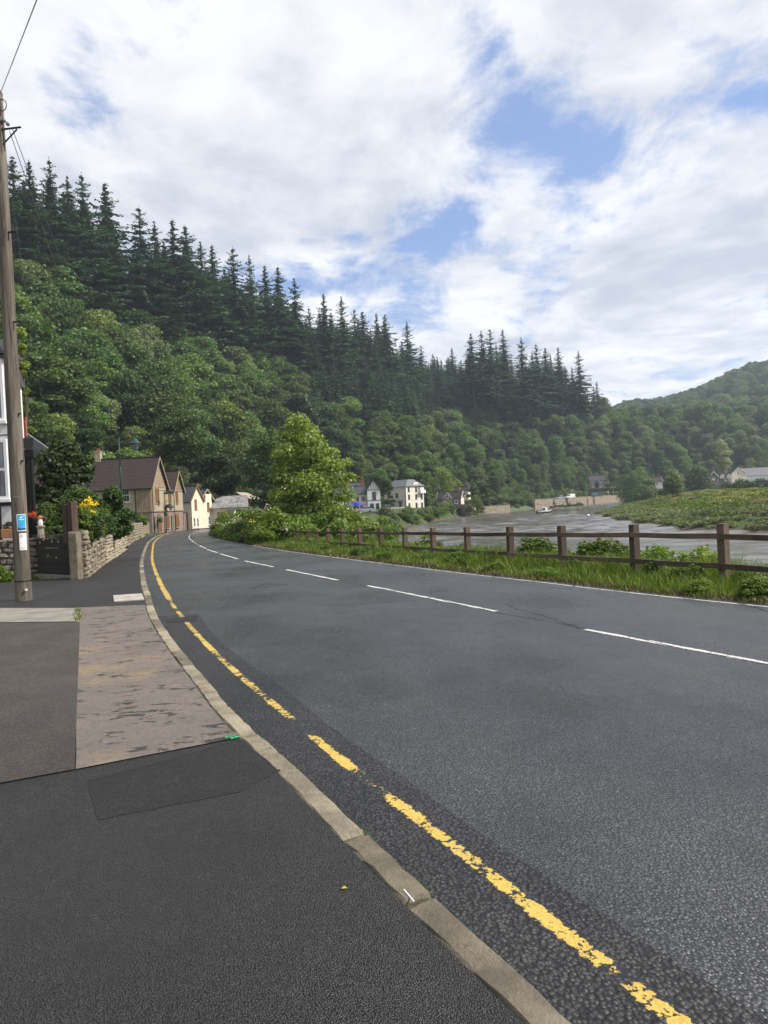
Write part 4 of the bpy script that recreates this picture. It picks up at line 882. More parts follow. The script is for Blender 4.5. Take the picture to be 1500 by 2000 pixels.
tp=np.array([PX,PY,PZ]); T0=tp+[.1,-.1,ptop-.1]; e=at(70,0,7.5); e2=T0+(e-T0)*2.4
wire('thin overhead wire rising from the pole top over the road',T0,e2,.02,.006)
# ---------------- gate, sleepers, garden walls
gz=float(zr(19.5))
gate=thing('timber_gate','low dark gate of horizontal boards between the pole and the rubble wall','gate',(-10.12,20.45,gz))
ga=math.atan2(18.95-20.45,-8.2+10.12); gate.rotation_euler=(0,0,ga); gl=2.36
for k in range(4):
    z=.14+k*.245; MB().box(.02,gl-.05,-.025,.025,z,z+.232).obj('board',M['gate'],gate,bevel=.008)
MB().box(0,gl,-.08,.08,-.1,.13).obj('threshold',M['strip'],gate,bevel=.01)
MB().box(.03,.10,-.06,.03,.14,1.22).obj('gate_stile',M['sleeper'],gate); MB().box(gl-.12,gl-.05,-.06,.03,.14,1.2).obj('gate_stile',M['sleeper'],gate)
g=MB()
for k in range(28): x=.12+k*(gl-.24)/27; g.box(x-.004,x+.004,-.004,.004,1.12,1.24)
g.box(.1,gl-.1,-.005,.005,1.235,1.245); g.obj('wire_mesh',M['galv'],gate)
for x,z in ((.42,1.02),(.62,1.10),(1.1,1.05),(.85,.66),(1.45,1.04),(1.3,.6)): MB().ball((x,-.035,z),.035,8,(1,.4,1)).obj('lichen_spot',M['slab'],gate,True)
sl_=thing('sleeper_posts','pair of upright dark railway sleepers at the end of the rubble wall','post',(-8.5,19.2,gz),-.5)
for x0,x1,h in ((-.17,-.01,2.05),(.03,.21,2.12)): MB().box(x0,x1,-.1,.1,1.0,h).obj('sleeper',M['sleeper'],sl_,bevel=.01)
MB().box(-.01,.03,-.05,.05,1.0,1.95).obj('steel_strap',M['galv'],sl_)
def wall_thing(label,pts,h,th,mat,seed,face=1,limit=300,**k):
    o=thing('rubble_wall',label,'wall',(pts[0][0],pts[0][1],0)); o.location=(0,0,0)
    z0=lambda x,y:float(zr(y))+.03
    core_wall(o,pts,z0,h,th); n=0; rest=[]
    for a_,b_ in zip(pts[:-1],pts[1:]):
        ha=h(a_[1]) if callable(h) else h
        n+=stones_on(o,a_,b_,z0(*a_),z0(*b_),ha,th/2,mat,seed+n,face=face,limit=max(0,limit-n),rest=rest,**k)
    join_stones(o,rest,M[mat]); return o
W1=[(-8.1,18.55),(-9.2,22.),(-10.3,25.5),(-11.6,29.8),(-13.,34.4),(-14.3,38.6)]
w=wall_thing('tall lichened rubble stone garden wall beside the footway behind the gate',W1,lambda y:float(interp(y,[(18,1.26),(26,1.42),(39,1.5)])),.34,'stone',1,limit=298,wmin=.13,wmax=.36,hh=.135)
MB().box(-.12,.1,-.14,.17,-.1,1.3).obj('end_pillar',M['mortar'],w,bevel=.02).location=(-8.05,18.42,gz)
d=np.array(W1[1])-np.array(W1[0]); d/=np.linalg.norm(d); 
W2=[(-15.3,41.),(-17.5,48),(-20,56),(-22.6,65),(-25.6,75),(-28.0,83.6)]
wall_thing('farther rubble garden wall with yellow flowers at its foot before the boarded house',W2,lambda y:1.45,.4,'stone',9,limit=290,wmin=.2,wmax=.55,hh=.2)
W0=[(-14.2,20.2),(-11.9,20.35),(-9.95,20.6)]
wall_thing('low mossy rubble wall under the white house behind the pole',W0,1.12,.36,'stone_grey',21,limit=220,wmin=.14,wmax=.36,hh=.15)

# ---------------- timber boarded stone house on the bend
TY=.0
hz=float(zr(92))+.02
H1=thing('stone_timber_house','stone house with timber boarded upper floor and two steep brown gables on the bend','house',(-28.75,88.,hz))
# local x runs away from the street (west) as negative, y along the street
zb,ze,zt=3.15,6.1,9.75
gable_walls(H1,-16,0,0,6.2,2.9,ze,zt,'x','render','upper_wall')
MB().box(-15.9,-.06,.06,6.15,-.5,2.895).obj('stone_wall',M['ghouse'],H1)
MB().box(-15.9,-.06,6.16,13.7,-.5,2.895).obj('stone_wall',M['ghouse'],H1)
MB().box(-9,-.03,6.21,9.3,2.9,5.7).obj('link_wall',M['render'],H1)
gable_walls(H1,-10,-.02,9.3,13.9,2.9,5.75,8.35,'x','render','upper_wall')
gable_roof(H1,-16,0,0,6.2,ze,zt,'x','tiles',.38,course=.29)
gable_roof(H1,-10,0,9.3,13.9,5.75,8.35,'x','tiles',.34,course=.29)
b=MB(); n=9
for k in range(n):
    u0,u1=k/n,(k+1)/n; b.poly([(.3-u0*4,6.4,5.5+u0*2.2+.03),(.3-u0*4,9.2,5.5+u0*2.2+.03),(.3-u1*4,9.2,5.5+u1*2.2),(.3-u1*4,6.4,5.5+u1*2.2)])
    b.poly([(.3-u0*4,6.4,5.44+u0*2.2),(.3-u0*4,9.2,5.44+u0*2.2),(.3-u0*4,9.2,5.53+u0*2.2),(.3-u0*4,6.4,5.53+u0*2.2)])
b.obj('roof',M['slate'],H1)
for x0,x1,y0,y1 in ((-16.05,.06,-.06,0),(0.005,.07,0,14)): MB().box(x0,x1,y0,y1,2.82,2.98).obj('floor_beam',M['timber'],H1)
side=Face((0,0,0),math.pi); side.n=(0,-1); side.u=(-1,0)      # faces the viewer, runs away from the street
strt=Face((0,0,0),math.pi/2); strt.n=(1,0); strt.u=(0,1)
# corner boards with the vertical boarding beside them
for k in range(9): side.part(H1,'timber_board','timber',(.06+k*.2,.2+k*.2,2.99,6.05,0,.05+.01*(k%2)))
for k in range(15):
    y=.15+k*.41; top=ze+(zt-ze)*(1-abs(y+.07-3.1)/3.1)-.1
    if top>ze+.1: strt.part(H1,'timber_board','timber',(y,y+.11,ze-.02,top,0,.04))
strt.part(H1,'gable_beam','timber',(0,6.2,ze-.16,ze,0,.06)); strt.part(H1,'gable_beam','timber',(9.3,13.9,5.6,5.74,0,.06))
for k in range(10):
    y=9.45+k*.44; top=5.75+2.6*(1-abs(y+.07-11.6)/2.3)-.1
    if top>5.85: strt.part(H1,'timber_board','timber',(y,y+.11,5.75,top,0,.04))
for y in (.02,.35,.75,1.15,5.9): strt.part(H1,'timber_board','timber',(y,y+.14,2.99,ze-.17,0,.045))
M['sage']=simple('sage_frame',(.50,.54,.42),rough=.5)
side.window(H1,2.6,4.15,2.7,1.75,'sage',3,2,.12,bar=.11); side.window(H1,7.4,4.15,2.6,1.75,'sage',3,2,.12,bar=.11)
for k in range(3): side.part(H1,'glazing_bar','sage',*[(2.75+k*.88+j*.27,2.77+k*.88+j*.27,4.3,5.78,.01,.03) for j in (1,2)])
for y0,w,z0,h in ((1.6,1.5,3.9,1.9),(7.1,1.2,3.9,1.7),(10.4,1.1,3.9,1.7)): strt.window(H1,y0,z0,w,h,'shutter',4,1,.08,'shutter',bar=.05)
for y0,w in ((2.0,1.5),(5.6,1.3),(9.9,1.4)): strt.window(H1,y0,.55 if y0>3 else .1,w,1.55 if y0>3 else 2.0,'shutter',4,1,.08,'shutter',bar=.06,arch=.42)
for y0 in (.7,7.9): strt.part(H1,'door','greendoor',(y0,y0+.8,.0,2.25,0,.05))
for y0 in (-.12,5.1,9.2): MB().tube([(.12,y0 if y0>0 else .15,0),(.12,y0 if y0>0 else .15,5.6)],.05,6).obj('drainpipe',M['metal'],H1)
side.part(H1,'drainpipe','metal',(1.9,1.98,0,6.0,.06,.14))
chimney(H1,-7.5,3.1,9.5,10.8,'render',.7)
hn=thing('hanging_sign','round dark sign hung from an iron bracket on the boarded house front','sign',(-28.6,90.6,hz+4.6)); MB().bar((0,0,.9),(1.3,0,.9),.05).obj('bracket',M['metal'],hn); b=MB().lathe((1.,0,.1),[(.05,.75),(.1,.6),(.42,.35),(.36,.3),(.0,.28)],10).obj('lantern',M['metal'],hn)
tag(MB().lathe((-28.3,93.6,hz+3.2),[(.0,.55),(.35,.5),(.6,.25),(.62,.05),(.0,.1)],12).obj('hanging_basket',M['black']),'dark dome lamp shade hung on the front of the boarded house','lamp')
fl=put('flower_basket',SH[0],None,(-28.3,89.9,hz+1.5),(0,0,0),(.4,.4,.35)); tag(fl,'small basket of purple flowers beside the arched door','flower basket')
# ---------------- white cottage with garage lean-to
cz=float(zr(105)); C1=thing('white_cottage','small cream white cottage with steep gable and slate roof past the boarded house','cottage',(-28.35,104.2,cz),math.atan2(5.6,1.75)-math.pi/2)
st=Face((0,0,0),math.pi/2); st.n=(1,0); st.u=(0,1)
gable_walls(C1,-7,0,0,3.5,-.5,4.3,6.5,'x','cream'); MB().box(-6,-.02,3.51,6,-.5,4.2).obj('wall',M['cream'],C1)
gable_roof(C1,-7,0,0,3.5,4.3,6.5,'x','slate',.2,course=.25,verge='shutter'); gable_roof(C1,-6,-.3,2.9,7.2,4.15,6.0,'x','slate',.2,course=.25)
MB().box(-1.4,-.05,4.3,6.,4.2,5.3).obj('dormer',M['cream'],C1)
for a,z,w,h in ((1.1,3.,.6,1.5),(4.6,2.7,.6,1.3),(.6,.4,.5,1.4),(1.5,.35,.5,1.4),(4.7,.6,.5,1.3)): st.window(C1,a,z,w,h,'shutter' if z>2 else 'upvc',1,2,.07,'shutter' if z>2 else 'glass')
st.part(C1,'plinth','black',(0,6,-.4,.12,0,.03)); MB().tube([(.08,.05,0),(.08,.05,4.2)],.05,6).obj('drainpipe',M['metal'],C1)
lk=thing('stone_lean_to','low dark slated stone lean-to between the boarded house and the white cottage','outbuilding',(-28.9,102.2,cz)); MB().box(-4,0,.1,1.9,-.5,2.6).obj('wall',M['ghouse'],lk)
b=MB(); [b.poly([(.1-k*.7,0,2.6+k*.35),(.1-k*.7,2,2.6+k*.35),(-.6-k*.7,2,2.92+k*.35),(-.6-k*.7,0,2.92+k*.35)]) for k in range(7)]; b.obj('roof',M['slate'],lk)
tag(MB().box(-.1,.1,-.1,.1,0,2.6).obj('gatepost',M['sleeper']),'dark wooden gatepost between the boarded house and cottage','post').location=(-28.6,103.,cz)
gx0,gy0=-26.6,109.9
GA=thing('garage_lean_to','cream garage with window and open dark bay under a mossy sheet roof','garage',(gx0,gy0,cz),-.28)
fr=Face((0,0,0),0)
fr.part(GA,'wall','cream',(0,2.5,-.5,2.9,-3,0)); fr.window(GA,.8,1.0,1.3,1.5,'sage',3,3,.1)
fr.part(GA,'fascia','upvc',(-.1,5.3,2.75,3.05,.02,.35)); fr.part(GA,'post','upvc',(4.9,5.02,0,2.75,-.1,0.02)); fr.part(GA,'back_wall','black',(2.5,5.2,-.3,2.75,-3.6,-3.5)); fr.part(GA,'side_wall','greendoor',(5.1,5.2,-.3,2.75,-3.6,-.2))
b=MB(); NN=14
for k in range(NN):
    p,q=k/NN,(k+1)/NN; zz=lambda u:3.05+1.9*math.sin(u*1.5)
    b.poly([(-.6+p*.3,-.7+p*5,zz(p)),(6.6-p*2.6,-.7+p*5,zz(p)),(6.6-q*2.6,-.7+q*5,zz(q)),(-.6+q*.3,-.7+q*5,zz(q))])
b.poly([(-.6,-.71,3.02),(6.6,-.71,3.02),(6.6,-.69,2.9),(-.6,-.69,2.9)]); b.obj('roof',M['canopy'],GA)
HL=thing('corrugated_hall','buff corrugated sheet hall with shallow gable and dull green doors behind the garage','hall',(-31.,128.,cz),-.1)
f=Face((0,0,0),0)
b=MB(); prof=[(-4,-1),(9.5,-1),(9.5,3.1),(8.2,4.0),(4.2,5.9),(2.,5.9),(-4,4.5)]; b.poly([(x,0,z) for x,z in prof]); b.poly([(x,8,z) for x,z in prof][::-1]); [b.poly([(prof[i][0],0,prof[i][1]),(prof[(i+1)%7][0],0,prof[(i+1)%7][1]),(prof[(i+1)%7][0],8,prof[(i+1)%7][1]),(prof[i][0],8,prof[i][1])]) for i in range(7)]
b.obj('wall',M['tin'],HL)
b=MB(); [b.bar((p[0],-.03,p[1]),(q[0],-.03,q[1]),.1,.12) for p,q in zip(prof[2:6],prof[3:7])]; b.obj('bargeboard',M['timber'],HL)
for k in range(26): x=-3.8+k*.5; f.part(HL,'sheet_rib','tin',(x,x+.08,3.3,min(5.8,3.1+2.4*(1-abs(x-3)/7)),0.,.04))
f.part(HL,'fascia','cream',(1.5,10.,2.75,3.15,.02,.3)); f.part(HL,'door','greendoor',(-1,2.2,-1,2.5,.0,.06)); f.part(HL,'door','greendoor',(2.4,5.,-1,2.5,.0,.08))
f.part(HL,'side_room','cream',(5.6,10.4,-1,2.72,-3,.4)); 
f2=Face((0,-.4,0),0); f2.window(HL,6.6,.6,1.3,1.3,'shutter',1,1,.1); f2.part(HL,'door','shutter',(8.9,9.6,-.6,1.9,0,.05)); f2.part(HL,'board_cladding','timber',*[(9.75+k*.16,9.86+k*.16,-1,2.6,0,.04) for k in range(4)])
gw=thing('garage_wall','short stone wall with purple flowers on top beside the garage','wall',(0,0,0)); core_wall(gw,[(-22.2,108.),(-19.6,111.)],lambda x,y:cz,1.25,.4,'ghouse'); 
pf=crown_mesh('purple_bloom',M['purple'],[(k*.5,0,0,.42) for k in range(6)],900,.12,5); o=put('lavender_bush',pf,None,(-23.4,109.8,cz+1.3),(0,0,.0),(1,.8,.8)); tag(o,'mound of purple flowers on the wall beside the garage','flowers')
o=put('lavender_bush',pf,None,(-27.9,82.6,float(zr(82))+1.75),(0,0,1.9),(.8,.7,.9)); tag(o,'purple flowers spilling over the rubble wall in front of the boarded house','flowers')
# ---------------- vehicles
M['c_dark']=simple('dark_car_paint',(.015,.016,.02),rough=.2,spec=.7); M['c_silver']=simple('silver_car_paint',(.45,.47,.5),rough=.3,metal=.4); M['c_white']=simple('white_van_paint',(.72,.72,.70),rough=.3); M['c_teal']=simple('teal_van_paint',(.10,.25,.25),rough=.3)
M['tyre']=simple('tyre_rubber',(.02,.02,.02),rough=.8); M['lampg']=simple('headlamp_glass',(.6,.62,.65),rough=.1,spec=.8)
def vehicle(label,cat,loc,rz,paint,kind='car'):
    if kind=='car': L,Wd=4.3,1.74; bp=[(0,.35),(0,.72),(.15,.88),(1.15,.98),(3.9,1.0),(4.25,.9),(4.3,.4),(4.1,.25),(.2,.25)]; cp=[(1.05,.97),(1.75,1.42),(3.3,1.45),(4.1,.99)]
    else: L,Wd=5.0,1.95; bp=[(0,.4),(0,.85),(.2,1.05),(.9,1.2),(4.95,1.22),(5.0,.4),(4.8,.28),(.2,.28)]; cp=[(.8,1.18),(1.45,2.0),(1.8,2.12),(4.9,2.15),(4.97,1.2)]
    o=thing('van' if kind=='van' else 'parked_car',label,cat,loc,rz)
    def ext(pr,w0,w1,zlo):
        b=MB(); zs=[z for _,z in pr]; lo,hi=min(zs),max(zs); ww=lambda z:(w0+(w1-w0)*(z-lo)/(hi-lo))/2
        A=[(x-L/2,-ww(z),z) for x,z in pr];B=[(x-L/2,ww(z),z) for x,z in pr]; b.poly(A); b.poly(B[::-1]); n=len(pr); [b.poly([A[i],A[(i+1)%n],B[(i+1)%n],B[i]]) for i in range(n)]; return b
    ext(bp,Wd,Wd*.96,0).obj('body',paint,o,bevel=.05); ext(cp,Wd*.94,Wd*.76,0).obj('cabin',paint if kind=='van' else M['glass'],o,bevel=.03)
    if kind=='car': ext([(1.7,1.41),(1.8,1.46),(3.25,1.49),(3.35,1.42)],Wd*.80,Wd*.76,0).obj('roof',paint,o)
    else:
        for s_ in (-1,1): MB().poly([(-1.35-.35,s_*.93,1.25),(-.6,s_*.93,1.25),(-.6,s_*.80,1.9),(-1.1,s_*.80,1.9)]).obj('side_window',M['glass'],o)
        MB().poly([(-1.68,-.8,1.26),(-1.68,.8,1.26),(-1.12,.68,1.94),(-1.12,-.68,1.94)]).obj('windscreen',M['glass'],o)
    for x in (-L/2+.8,L/2-.85):
        for y in (-1,1):
            w=MB().tube([(x,y*(Wd/2-.19),.32),(x,y*(Wd/2+.01),.32)],.32,14).obj('wheel',M['tyre'],o); MB().tube([(x,y*(Wd/2),.32),(x,y*(Wd/2+.022),.32)],.19,10).obj('rim',M['galv'],w)
    for y in (-1,1): MB().box(-L/2-.02,-L/2+.1,y*.62-.16,y*.62+.16,.62,.78).obj('headlight',M['lampg'],o); MB().box(L/2-.06,L/2+.015,y*.66-.12,y*.66+.12,.7,.86).obj('rear_light',M['redf'],o)
    MB().box(-L/2-.025,-L/2+.05,-.26,.26,.42,.53).obj('number_plate',M['upvc'],o); return o
vehicle('dark car parked inside the open garage bay under the sheet roof','car',(-22.9,111.3,cz),1.25,M['c_dark'])
# ---------------- street lamps
def street_lamp(x,y,H,label,side=1):
    z=float(zr(y))+.07; o=thing('street_lamp',label,'street lamp',(x,y,z))
    MB().tube([(0,0,-.2),(0,0,1.1)],.085,10).obj('base',M['green_metal'],o,True); MB().tube([(0,0,1.1),(0,0,H)],[.055,.04],10).obj('column',M['green_metal'],o,True)
    pts=[(side*(.42-.42*math.cos(a)),0,H+.42*math.sin(a)) for a in np.linspace(0,math.pi*1.02,14)]; MB().tube(pts,.032,7).obj('swan_neck',M['green_metal'],o,True)
    xx=side*.84; l=MB().lathe((xx,0,H-.62),[(.02,.62),(.05,.55),(.13,.5),(.17,.38),(.36,.27),(.38,.24),(.2,.23)],14).obj('lantern_hood',M['green_metal'],o,True)
    MB().lathe((xx,0,H-.62),[(.2,.23),(.2,.1),(.15,-.05),(.06,-.14),(0,-.15)],12).obj('lantern_glass',M['glass_l'],o,True); return o
p=G(243,1074,.07); street_lamp(p[0],p[1],6.0,'green street lamp with swan neck lantern standing by the ivy covered wall')
p=G(322,1042,.07); street_lamp(X_at(322,88.5,0),88.5,3.6,'small dark street lamp standing in front of the boarded house')
street_lamp(X_at(473,124,2),124,4.6,'far street lamp beside the corrugated hall')
# wires to the boarded house
br=tp+[.3,-.08,ptop-.74]
for i,(px_,Y_,z_,lb) in enumerate([(262,93,9.4,'overhead wire running from the pole bracket to the chimney of the boarded house'),(235,94,9.,'lower parallel overhead wire from the pole bracket to the boarded house'),(95,60,6.,'thin overhead wire dropping steeply beside the pole')]):
    wire(lb,br-np.array([0.06*i,0,.03*i]) if i<2 else tp+[.12,-.05,ptop-1.1],at(px_,860 if i<2 else 860,Y_),.6 if i<2 else .3,.007)
# ---------------- white house at the left edge
WHz=.85
WH=thing('white_house','white rendered house with white framed bay windows cut off by the left picture edge','house',(0,0,0))
xR=float(at(25,975,21.9)[0]); fw=Face((xR-5,21.9,0),0)
zW=[float(at(12,y,21.9)[2]) for y in (1050,975,858,822,700,692)]   # base, lower sill, lower head, upper sill, upper head, eaves
fw.part(WH,'wall','white_wall',(0,5,.4,zW[5],-.75,0)); MB().box(-20,-14.3,22.66,24.3,.3,zW[5]).obj('main_wall',M['white_wall'],WH)
for zs,zh in ((zW[1],zW[2]),(zW[3],zW[4])):
    w_=fw.window(WH,2.6,zs,2.32,zh-zs,'upvc',3,2,.09,'glass_l',out=.07,bar=.09)
fw.part(WH,'sill_band','black',(2.5,5.02,zW[1]-.2,zW[1]-.1,0,.06)); fw.part(WH,'string_course','black',(0,5.01,zW[2]+.12,zW[2]+.15,0,.012)); fw.part(WH,'gutter','black',(0,5.1,zW[5]-.12,zW[5]-.02,0,.14))
fw.part(WH,'door','black',(4.1,4.62,.9,2.1,0,.03))
b=MB()
for k in range(7): z0_=zW[5]+k*.09; b.box(xR-5.2,xR+.06-k*.09,21.7+k*.1,22.9-k*.03,z0_,z0_+.09)
rf_=b.obj('roof',M['slate'],WH); 
zA=float(at(45,845,25.5)[2]); x0=float(at(47,850,25.5)[0]); zT=float(at(47,757,25.5)[2])
MB().box(x0-3,x0,24.9,25.5,.5,zT).obj('rear_wing',M['white_wall'],WH)
b=MB(); [b.box(x0-3,x0+.08-k*.03,24.8+k*.06,25.6,zT+k*.12,zT+.11+k*.12) for k in range(5)]; b.obj('rear_roof',M['slate'],WH); 
q0=at(46,1,26.5); zc0=float(at(50,850,27.5)[2]);zc1=float(at(50,818,27.5)[2]); xc=float(at(50,830,27.5)[0]); MB().box(xc-.06,xc+.05,27.4,27.5,zc0-.05,zc1).box(xc-.08,xc+.07,27.38,27.52,zc1+.001,zc1+.06).obj('chimney',M['brick'],WH)
A=[at(46,842,29),at(95,877,29),at(95,885,29),at(46,882,29)]; b=MB(); b.poly([tuple(p) for p in A]); b.poly([(p[0],p[1]+.2,p[2]) for p in A][::-1]); b.poly([tuple(A[0]),tuple(A[1]),(A[1][0],A[1][1]+.2,A[1][2]),(A[0][0],A[0][1]+.2,A[0][2])]); b.obj('lean_to_roof',M['slate_l'],WH)
a1=at(42,855,23.2);a2=at(68,893,23.2); zp=float(a2[2]); zq=float(a1[2])
b=MB(); b.box(a1[0],a2[0],23.1,23.35,zp,zp+.26); b.poly([(a1[0],23.1,zp+.27),(a2[0],23.1,zp+.27),(a2[0]-.05,23.3,zq),(a1[0],23.3,zq)]); b.poly([(a2[0],23.1,zp+.27),(a2[0],23.35,zp+.27),(a2[0]-.05,23.3,zq)]); b.obj('porch_roof',M['black'],WH)
MB().box(a2[0]-.2,a2[0]-.08,23.15,23.25,.6,zp).box(a2[0]-.32,a2[0]-.24,23.15,23.22,.6,zp).obj('porch_post',M['black'],WH)
pl=thing('planter_trough','terracotta brick trough of plants on the low wall under the white house','planter',(float(at(20,1040,20.9)[0]),20.9,1.1)); MB().box(-.22,.22,-.12,.12,0,.27).obj('trough',simple('terracotta',(.42,.22,.10),(.34,.17,.08),9),pl,bevel=.02); put('foliage',SH[2],pl,(0,0,.26),(0,0,0),(.22,.13,.13))
# garden behind the gate
sp_=thing('garden_steps','stone steps climbing behind the dark gate','steps',(-10.75,21.3,.0),.3)
for k in range(5): MB().box(-.6-k*.02,.62,.1+k*.33,.46+k*.33,-.3,.25+k*.16).obj('step',M['strip'],sp_,bevel=.02)
gp=thing('garden_pedestal','weathered stone pedestal with a small painted ornament in the garden','garden ornament',(float(at(80,1040,22.8)[0]),22.8,.75)); MB().lathe((0,0,0),[(.16,0),(.12,.1),(.1,.55),(.14,.62),(.14,.66),(0,.66)],8).obj('pedestal',M['strip'],gp)
MB().lathe((0,0,.66),[(.07,0),(.08,.1),(.05,.2),(.05,.25),(0,.26)],8).obj('figure',M['pink'],gp); MB().lathe((0,0,.9),[(.1,0),(.08,.04),(0,.1)],8).obj('figure_cap',M['brick'],gp)
def flowers(par,mat,pts,r,n,leaf,seed): return put('flowers',crown_mesh('flowers',M[mat],[(x,y,z,r) for x,y,z in pts],n,leaf,seed),par)
def bush(label,cat,px0,px1,pyt,pyb,Y,mat,leaf,n,seed,depth=.8,nl=24,name='shrub',trunk=None,extra=None,base=-.02,ptd=0.):
    """a shrub filling a measured width and height at distance Y"""
    xa=at(px0,(pyt+pyb)/2,Y)[0];xb=at(px1,(pyt+pyb)/2,Y)[0]; zt_=float(at((px0+px1)/2,pyt,Y)[2]); zb_=float(at((px0+px1)/2,pyb,Y)[2]); R=(xb-xa)/2; H=zt_-zb_
    o=thing(name,label,cat,((xa+xb)/2,Y,zb_)); me=crown_mesh('foliage',LM[mat],lobes_round(R,H,nl,seed,base,(.24,.42),ptd),n,leaf,seed); put('crown' if trunk else 'foliage',me,o,sc=(1,depth,1))
    if trunk: put('trunk',trunk_mesh('trunk',H,trunk,M['bark'],seed,7,.8,R*.8,.2),o)
    return o,R,H
bush('big dark leafed garden shrub behind the gate and pole','shrub',52,196,868,1042,25.5,'dark',.16,14000,401,.8,30,'garden_shrub',.08)
o,R,H=bush('broom bush with bright yellow flowers above the rubble wall','shrub',112,205,953,1046,20.4,'cyp',.07,12000,402,.9,26,'broom_bush')
flowers(o,'yellowf',[(.0+.11*k,-.45,H*(.45+.05*(k%4))) for k in range(-1,5)]+[(.05,-.5,H*.25),(.42,-.5,H*.7),(.5,-.4,H*.62)],.13,560,.055,3)
o,R,H=bush('clump of red and dusky pink flowers hanging over the rubble wall','flowers',166,214,1003,1046,21.0,'broad',.06,2600,403,.8,14,'flower_clump')
flowers(o,'redf',[(.12,-.2,H*.75),(.2,-.25,H*.5)],.12,200,.05,4); flowers(o,'pinkf',[(-.15,-.25,H*.4),(0,-.3,H*.3)],.15,260,.05,5)
bush('dense bright green conifer shrub leaning over the rubble wall by the lamp','shrub',182,262,955,1050,29,'cyp',.12,15000,404,.8,30,'conifer_shrub',ptd=.3)
bush('dark ivy column hanging down the rubble wall beside the lamp','ivy',222,247,1020,1077,37.3,'dark',.12,3500,405,.6,12,'ivy')
bush('small green bush with yellow flowers on the farther garden wall','shrub',262,292,1005,1022,70,'hedge',.16,2500,406,.8,12)
bush('light green bush between the white house and the lamp garden','shrub',95,160,905,960,33,'broadl',.2,4200,407,.9,20,'garden_shrub')
bush('bright green tree with pale shoots beside the white house roof','tree',28,62,640,850,38,'syc',.25,5200,408,.8,20,'garden_tree',.1)
bush('clump of weeds growing at the foot of the low mossy wall','weeds',-30,34,1104,1136,19.2,'grass',.10,2600,409,.5,14,'weeds')
bush('yellow flowered weed at the foot of the farther rubble wall','weeds',258,276,1043,1056,62,'weed',.14,800,410,.8,8,'weeds')
bush('dark green shrub beside the garden steps','shrub',60,132,985,1046,23.4,'broad',.10,5200,411,.6,20,'garden_shrub')
o=put('geranium',crown_mesh('geranium',M['redf'],[(0,0,0,.1),(.08,0,.05,.08)],200,.05,8),None,tuple(at(60,1009,20.5))); tag(o,'bright red flower head just right of the blue poster','flower')
bush('dark tree leaning over the garage roofs beside the white cottage','tree',384,470,884,980,121,'dark',.42,11000,412,.9,30,'garden_tree',.3,base=.22)
bush('round dark green tree behind the white cottage','tree',300,400,800,905,120,'broad',.42,9000,413,.9,30,'garden_tree',.25,base=.1)
bush('tall leafy green tree right of the corrugated hall','tree',470,590,840,1000,118,'broad',.42,13000,414,.8,34,'riverside_tree',.3,base=.1)
# ---------------- the big bright roadside tree beyond the fence
def big_tree():
    Y=43.; xa=X_at(608,Y); zb_=float(terrain(xa,Y)); o=thing('roadside_tree','big bright yellow green tree with pale flower clusters beyond the far end of the fence','tree',(xa,Y,zb_))
    def L(px,py,rpx): p=at(px+8,py,Y); return (p[0]-xa,random.uniform(-1.4,1.4),p[2]-zb_,rpx*Y/FPX)
    lob=[L(*q) for q in [(570,830,24),(590,845,24),(560,860,26),(600,870,30),(540,890,22),(575,895,30),(612,895,26),(550,920,28),(590,925,34),(630,925,28),(655,915,20),(668,905,14),(535,935,22),(560,950,32),(605,955,36),(645,950,30),(540,975,28),(575,985,34),(620,990,34),(660,975,26),(680,935,12),(540,1005,24),(580,1015,28),(625,1025,32),(662,1010,28),(690,1018,22),(715,1030,18),(700,1048,18),(660,1045,26),(556,880,18),(640,885,16),(655,1065,16),(625,1060,18),(590,1045,16)]]
    lob=[(x,y,z,r*.86) for x,y,z,r in lob]
    lob+= [(x*.8,y+random.choice((-1.3,1.3)),z,r) for x,y,z,r in lob[::2]]
    me=crown_mesh('crown',LM['syc'],lob,25000,.17,77,spread=.85,fill=.2,zsq=.9); put('crown',me,o); put('trunk',trunk_mesh('trunk',7.3,.19,M['bark'],5,12,.85,2.4,.12),o)
    fl=crown_mesh('blossom',M['whitef'],[(x,y-.1,z,r*1.02) for x,y,z,r in lob[12:30]],420,.15,78,fill=0); put('blossom',fl,o)
big_tree()

# ---------------- shrubs along the road side, riverbank and slopes
def row_shrubs(label,cat,group,pts,vs,R=(.8,1.3),H=(1.2,2.2),name='shrub',zf=None,sub=0.):
    for i,(x,y) in enumerate(pts):
        z=float(terrain(x,y)) if zf is None else zf(x,y); r=random.uniform(*R)
        shrub(random.choice(vs),label,cat,(x,y,z-sub),r,random.uniform(*H),group,name)
hp=[]
for y in np.arange(39,104,1.7):
    for k in range(2 if y<70 else 1): hp.append((float(ex(y))+1.5+1.7*k+random.uniform(-.3,.5),y+random.uniform(-.6,.6)))
row_shrubs('tangled flowering hedge bush bordering the right side of the road at the bend','hedge bush','hedge bushes along the right road edge',hp,[0,4,6,4],(1.0,1.4),(1.45,2.1),'hedge_bush')
row_shrubs('low tangled weed clump spilling onto the road edge below the hedge','weeds','weeds at the hedge foot',[(float(ex(y))+.75,y) for y in np.arange(38.5,70,1.5)],[4,6],(.7,.95),(.6,1.0),'weed_clump')
yl=[];wl=[]
for x,y in hp[:24]:
    z=float(terrain(x,y)); (yl if random.random()<.5 else wl).append((x-.7,y-.8,z+random.uniform(.6,1.5),.35))
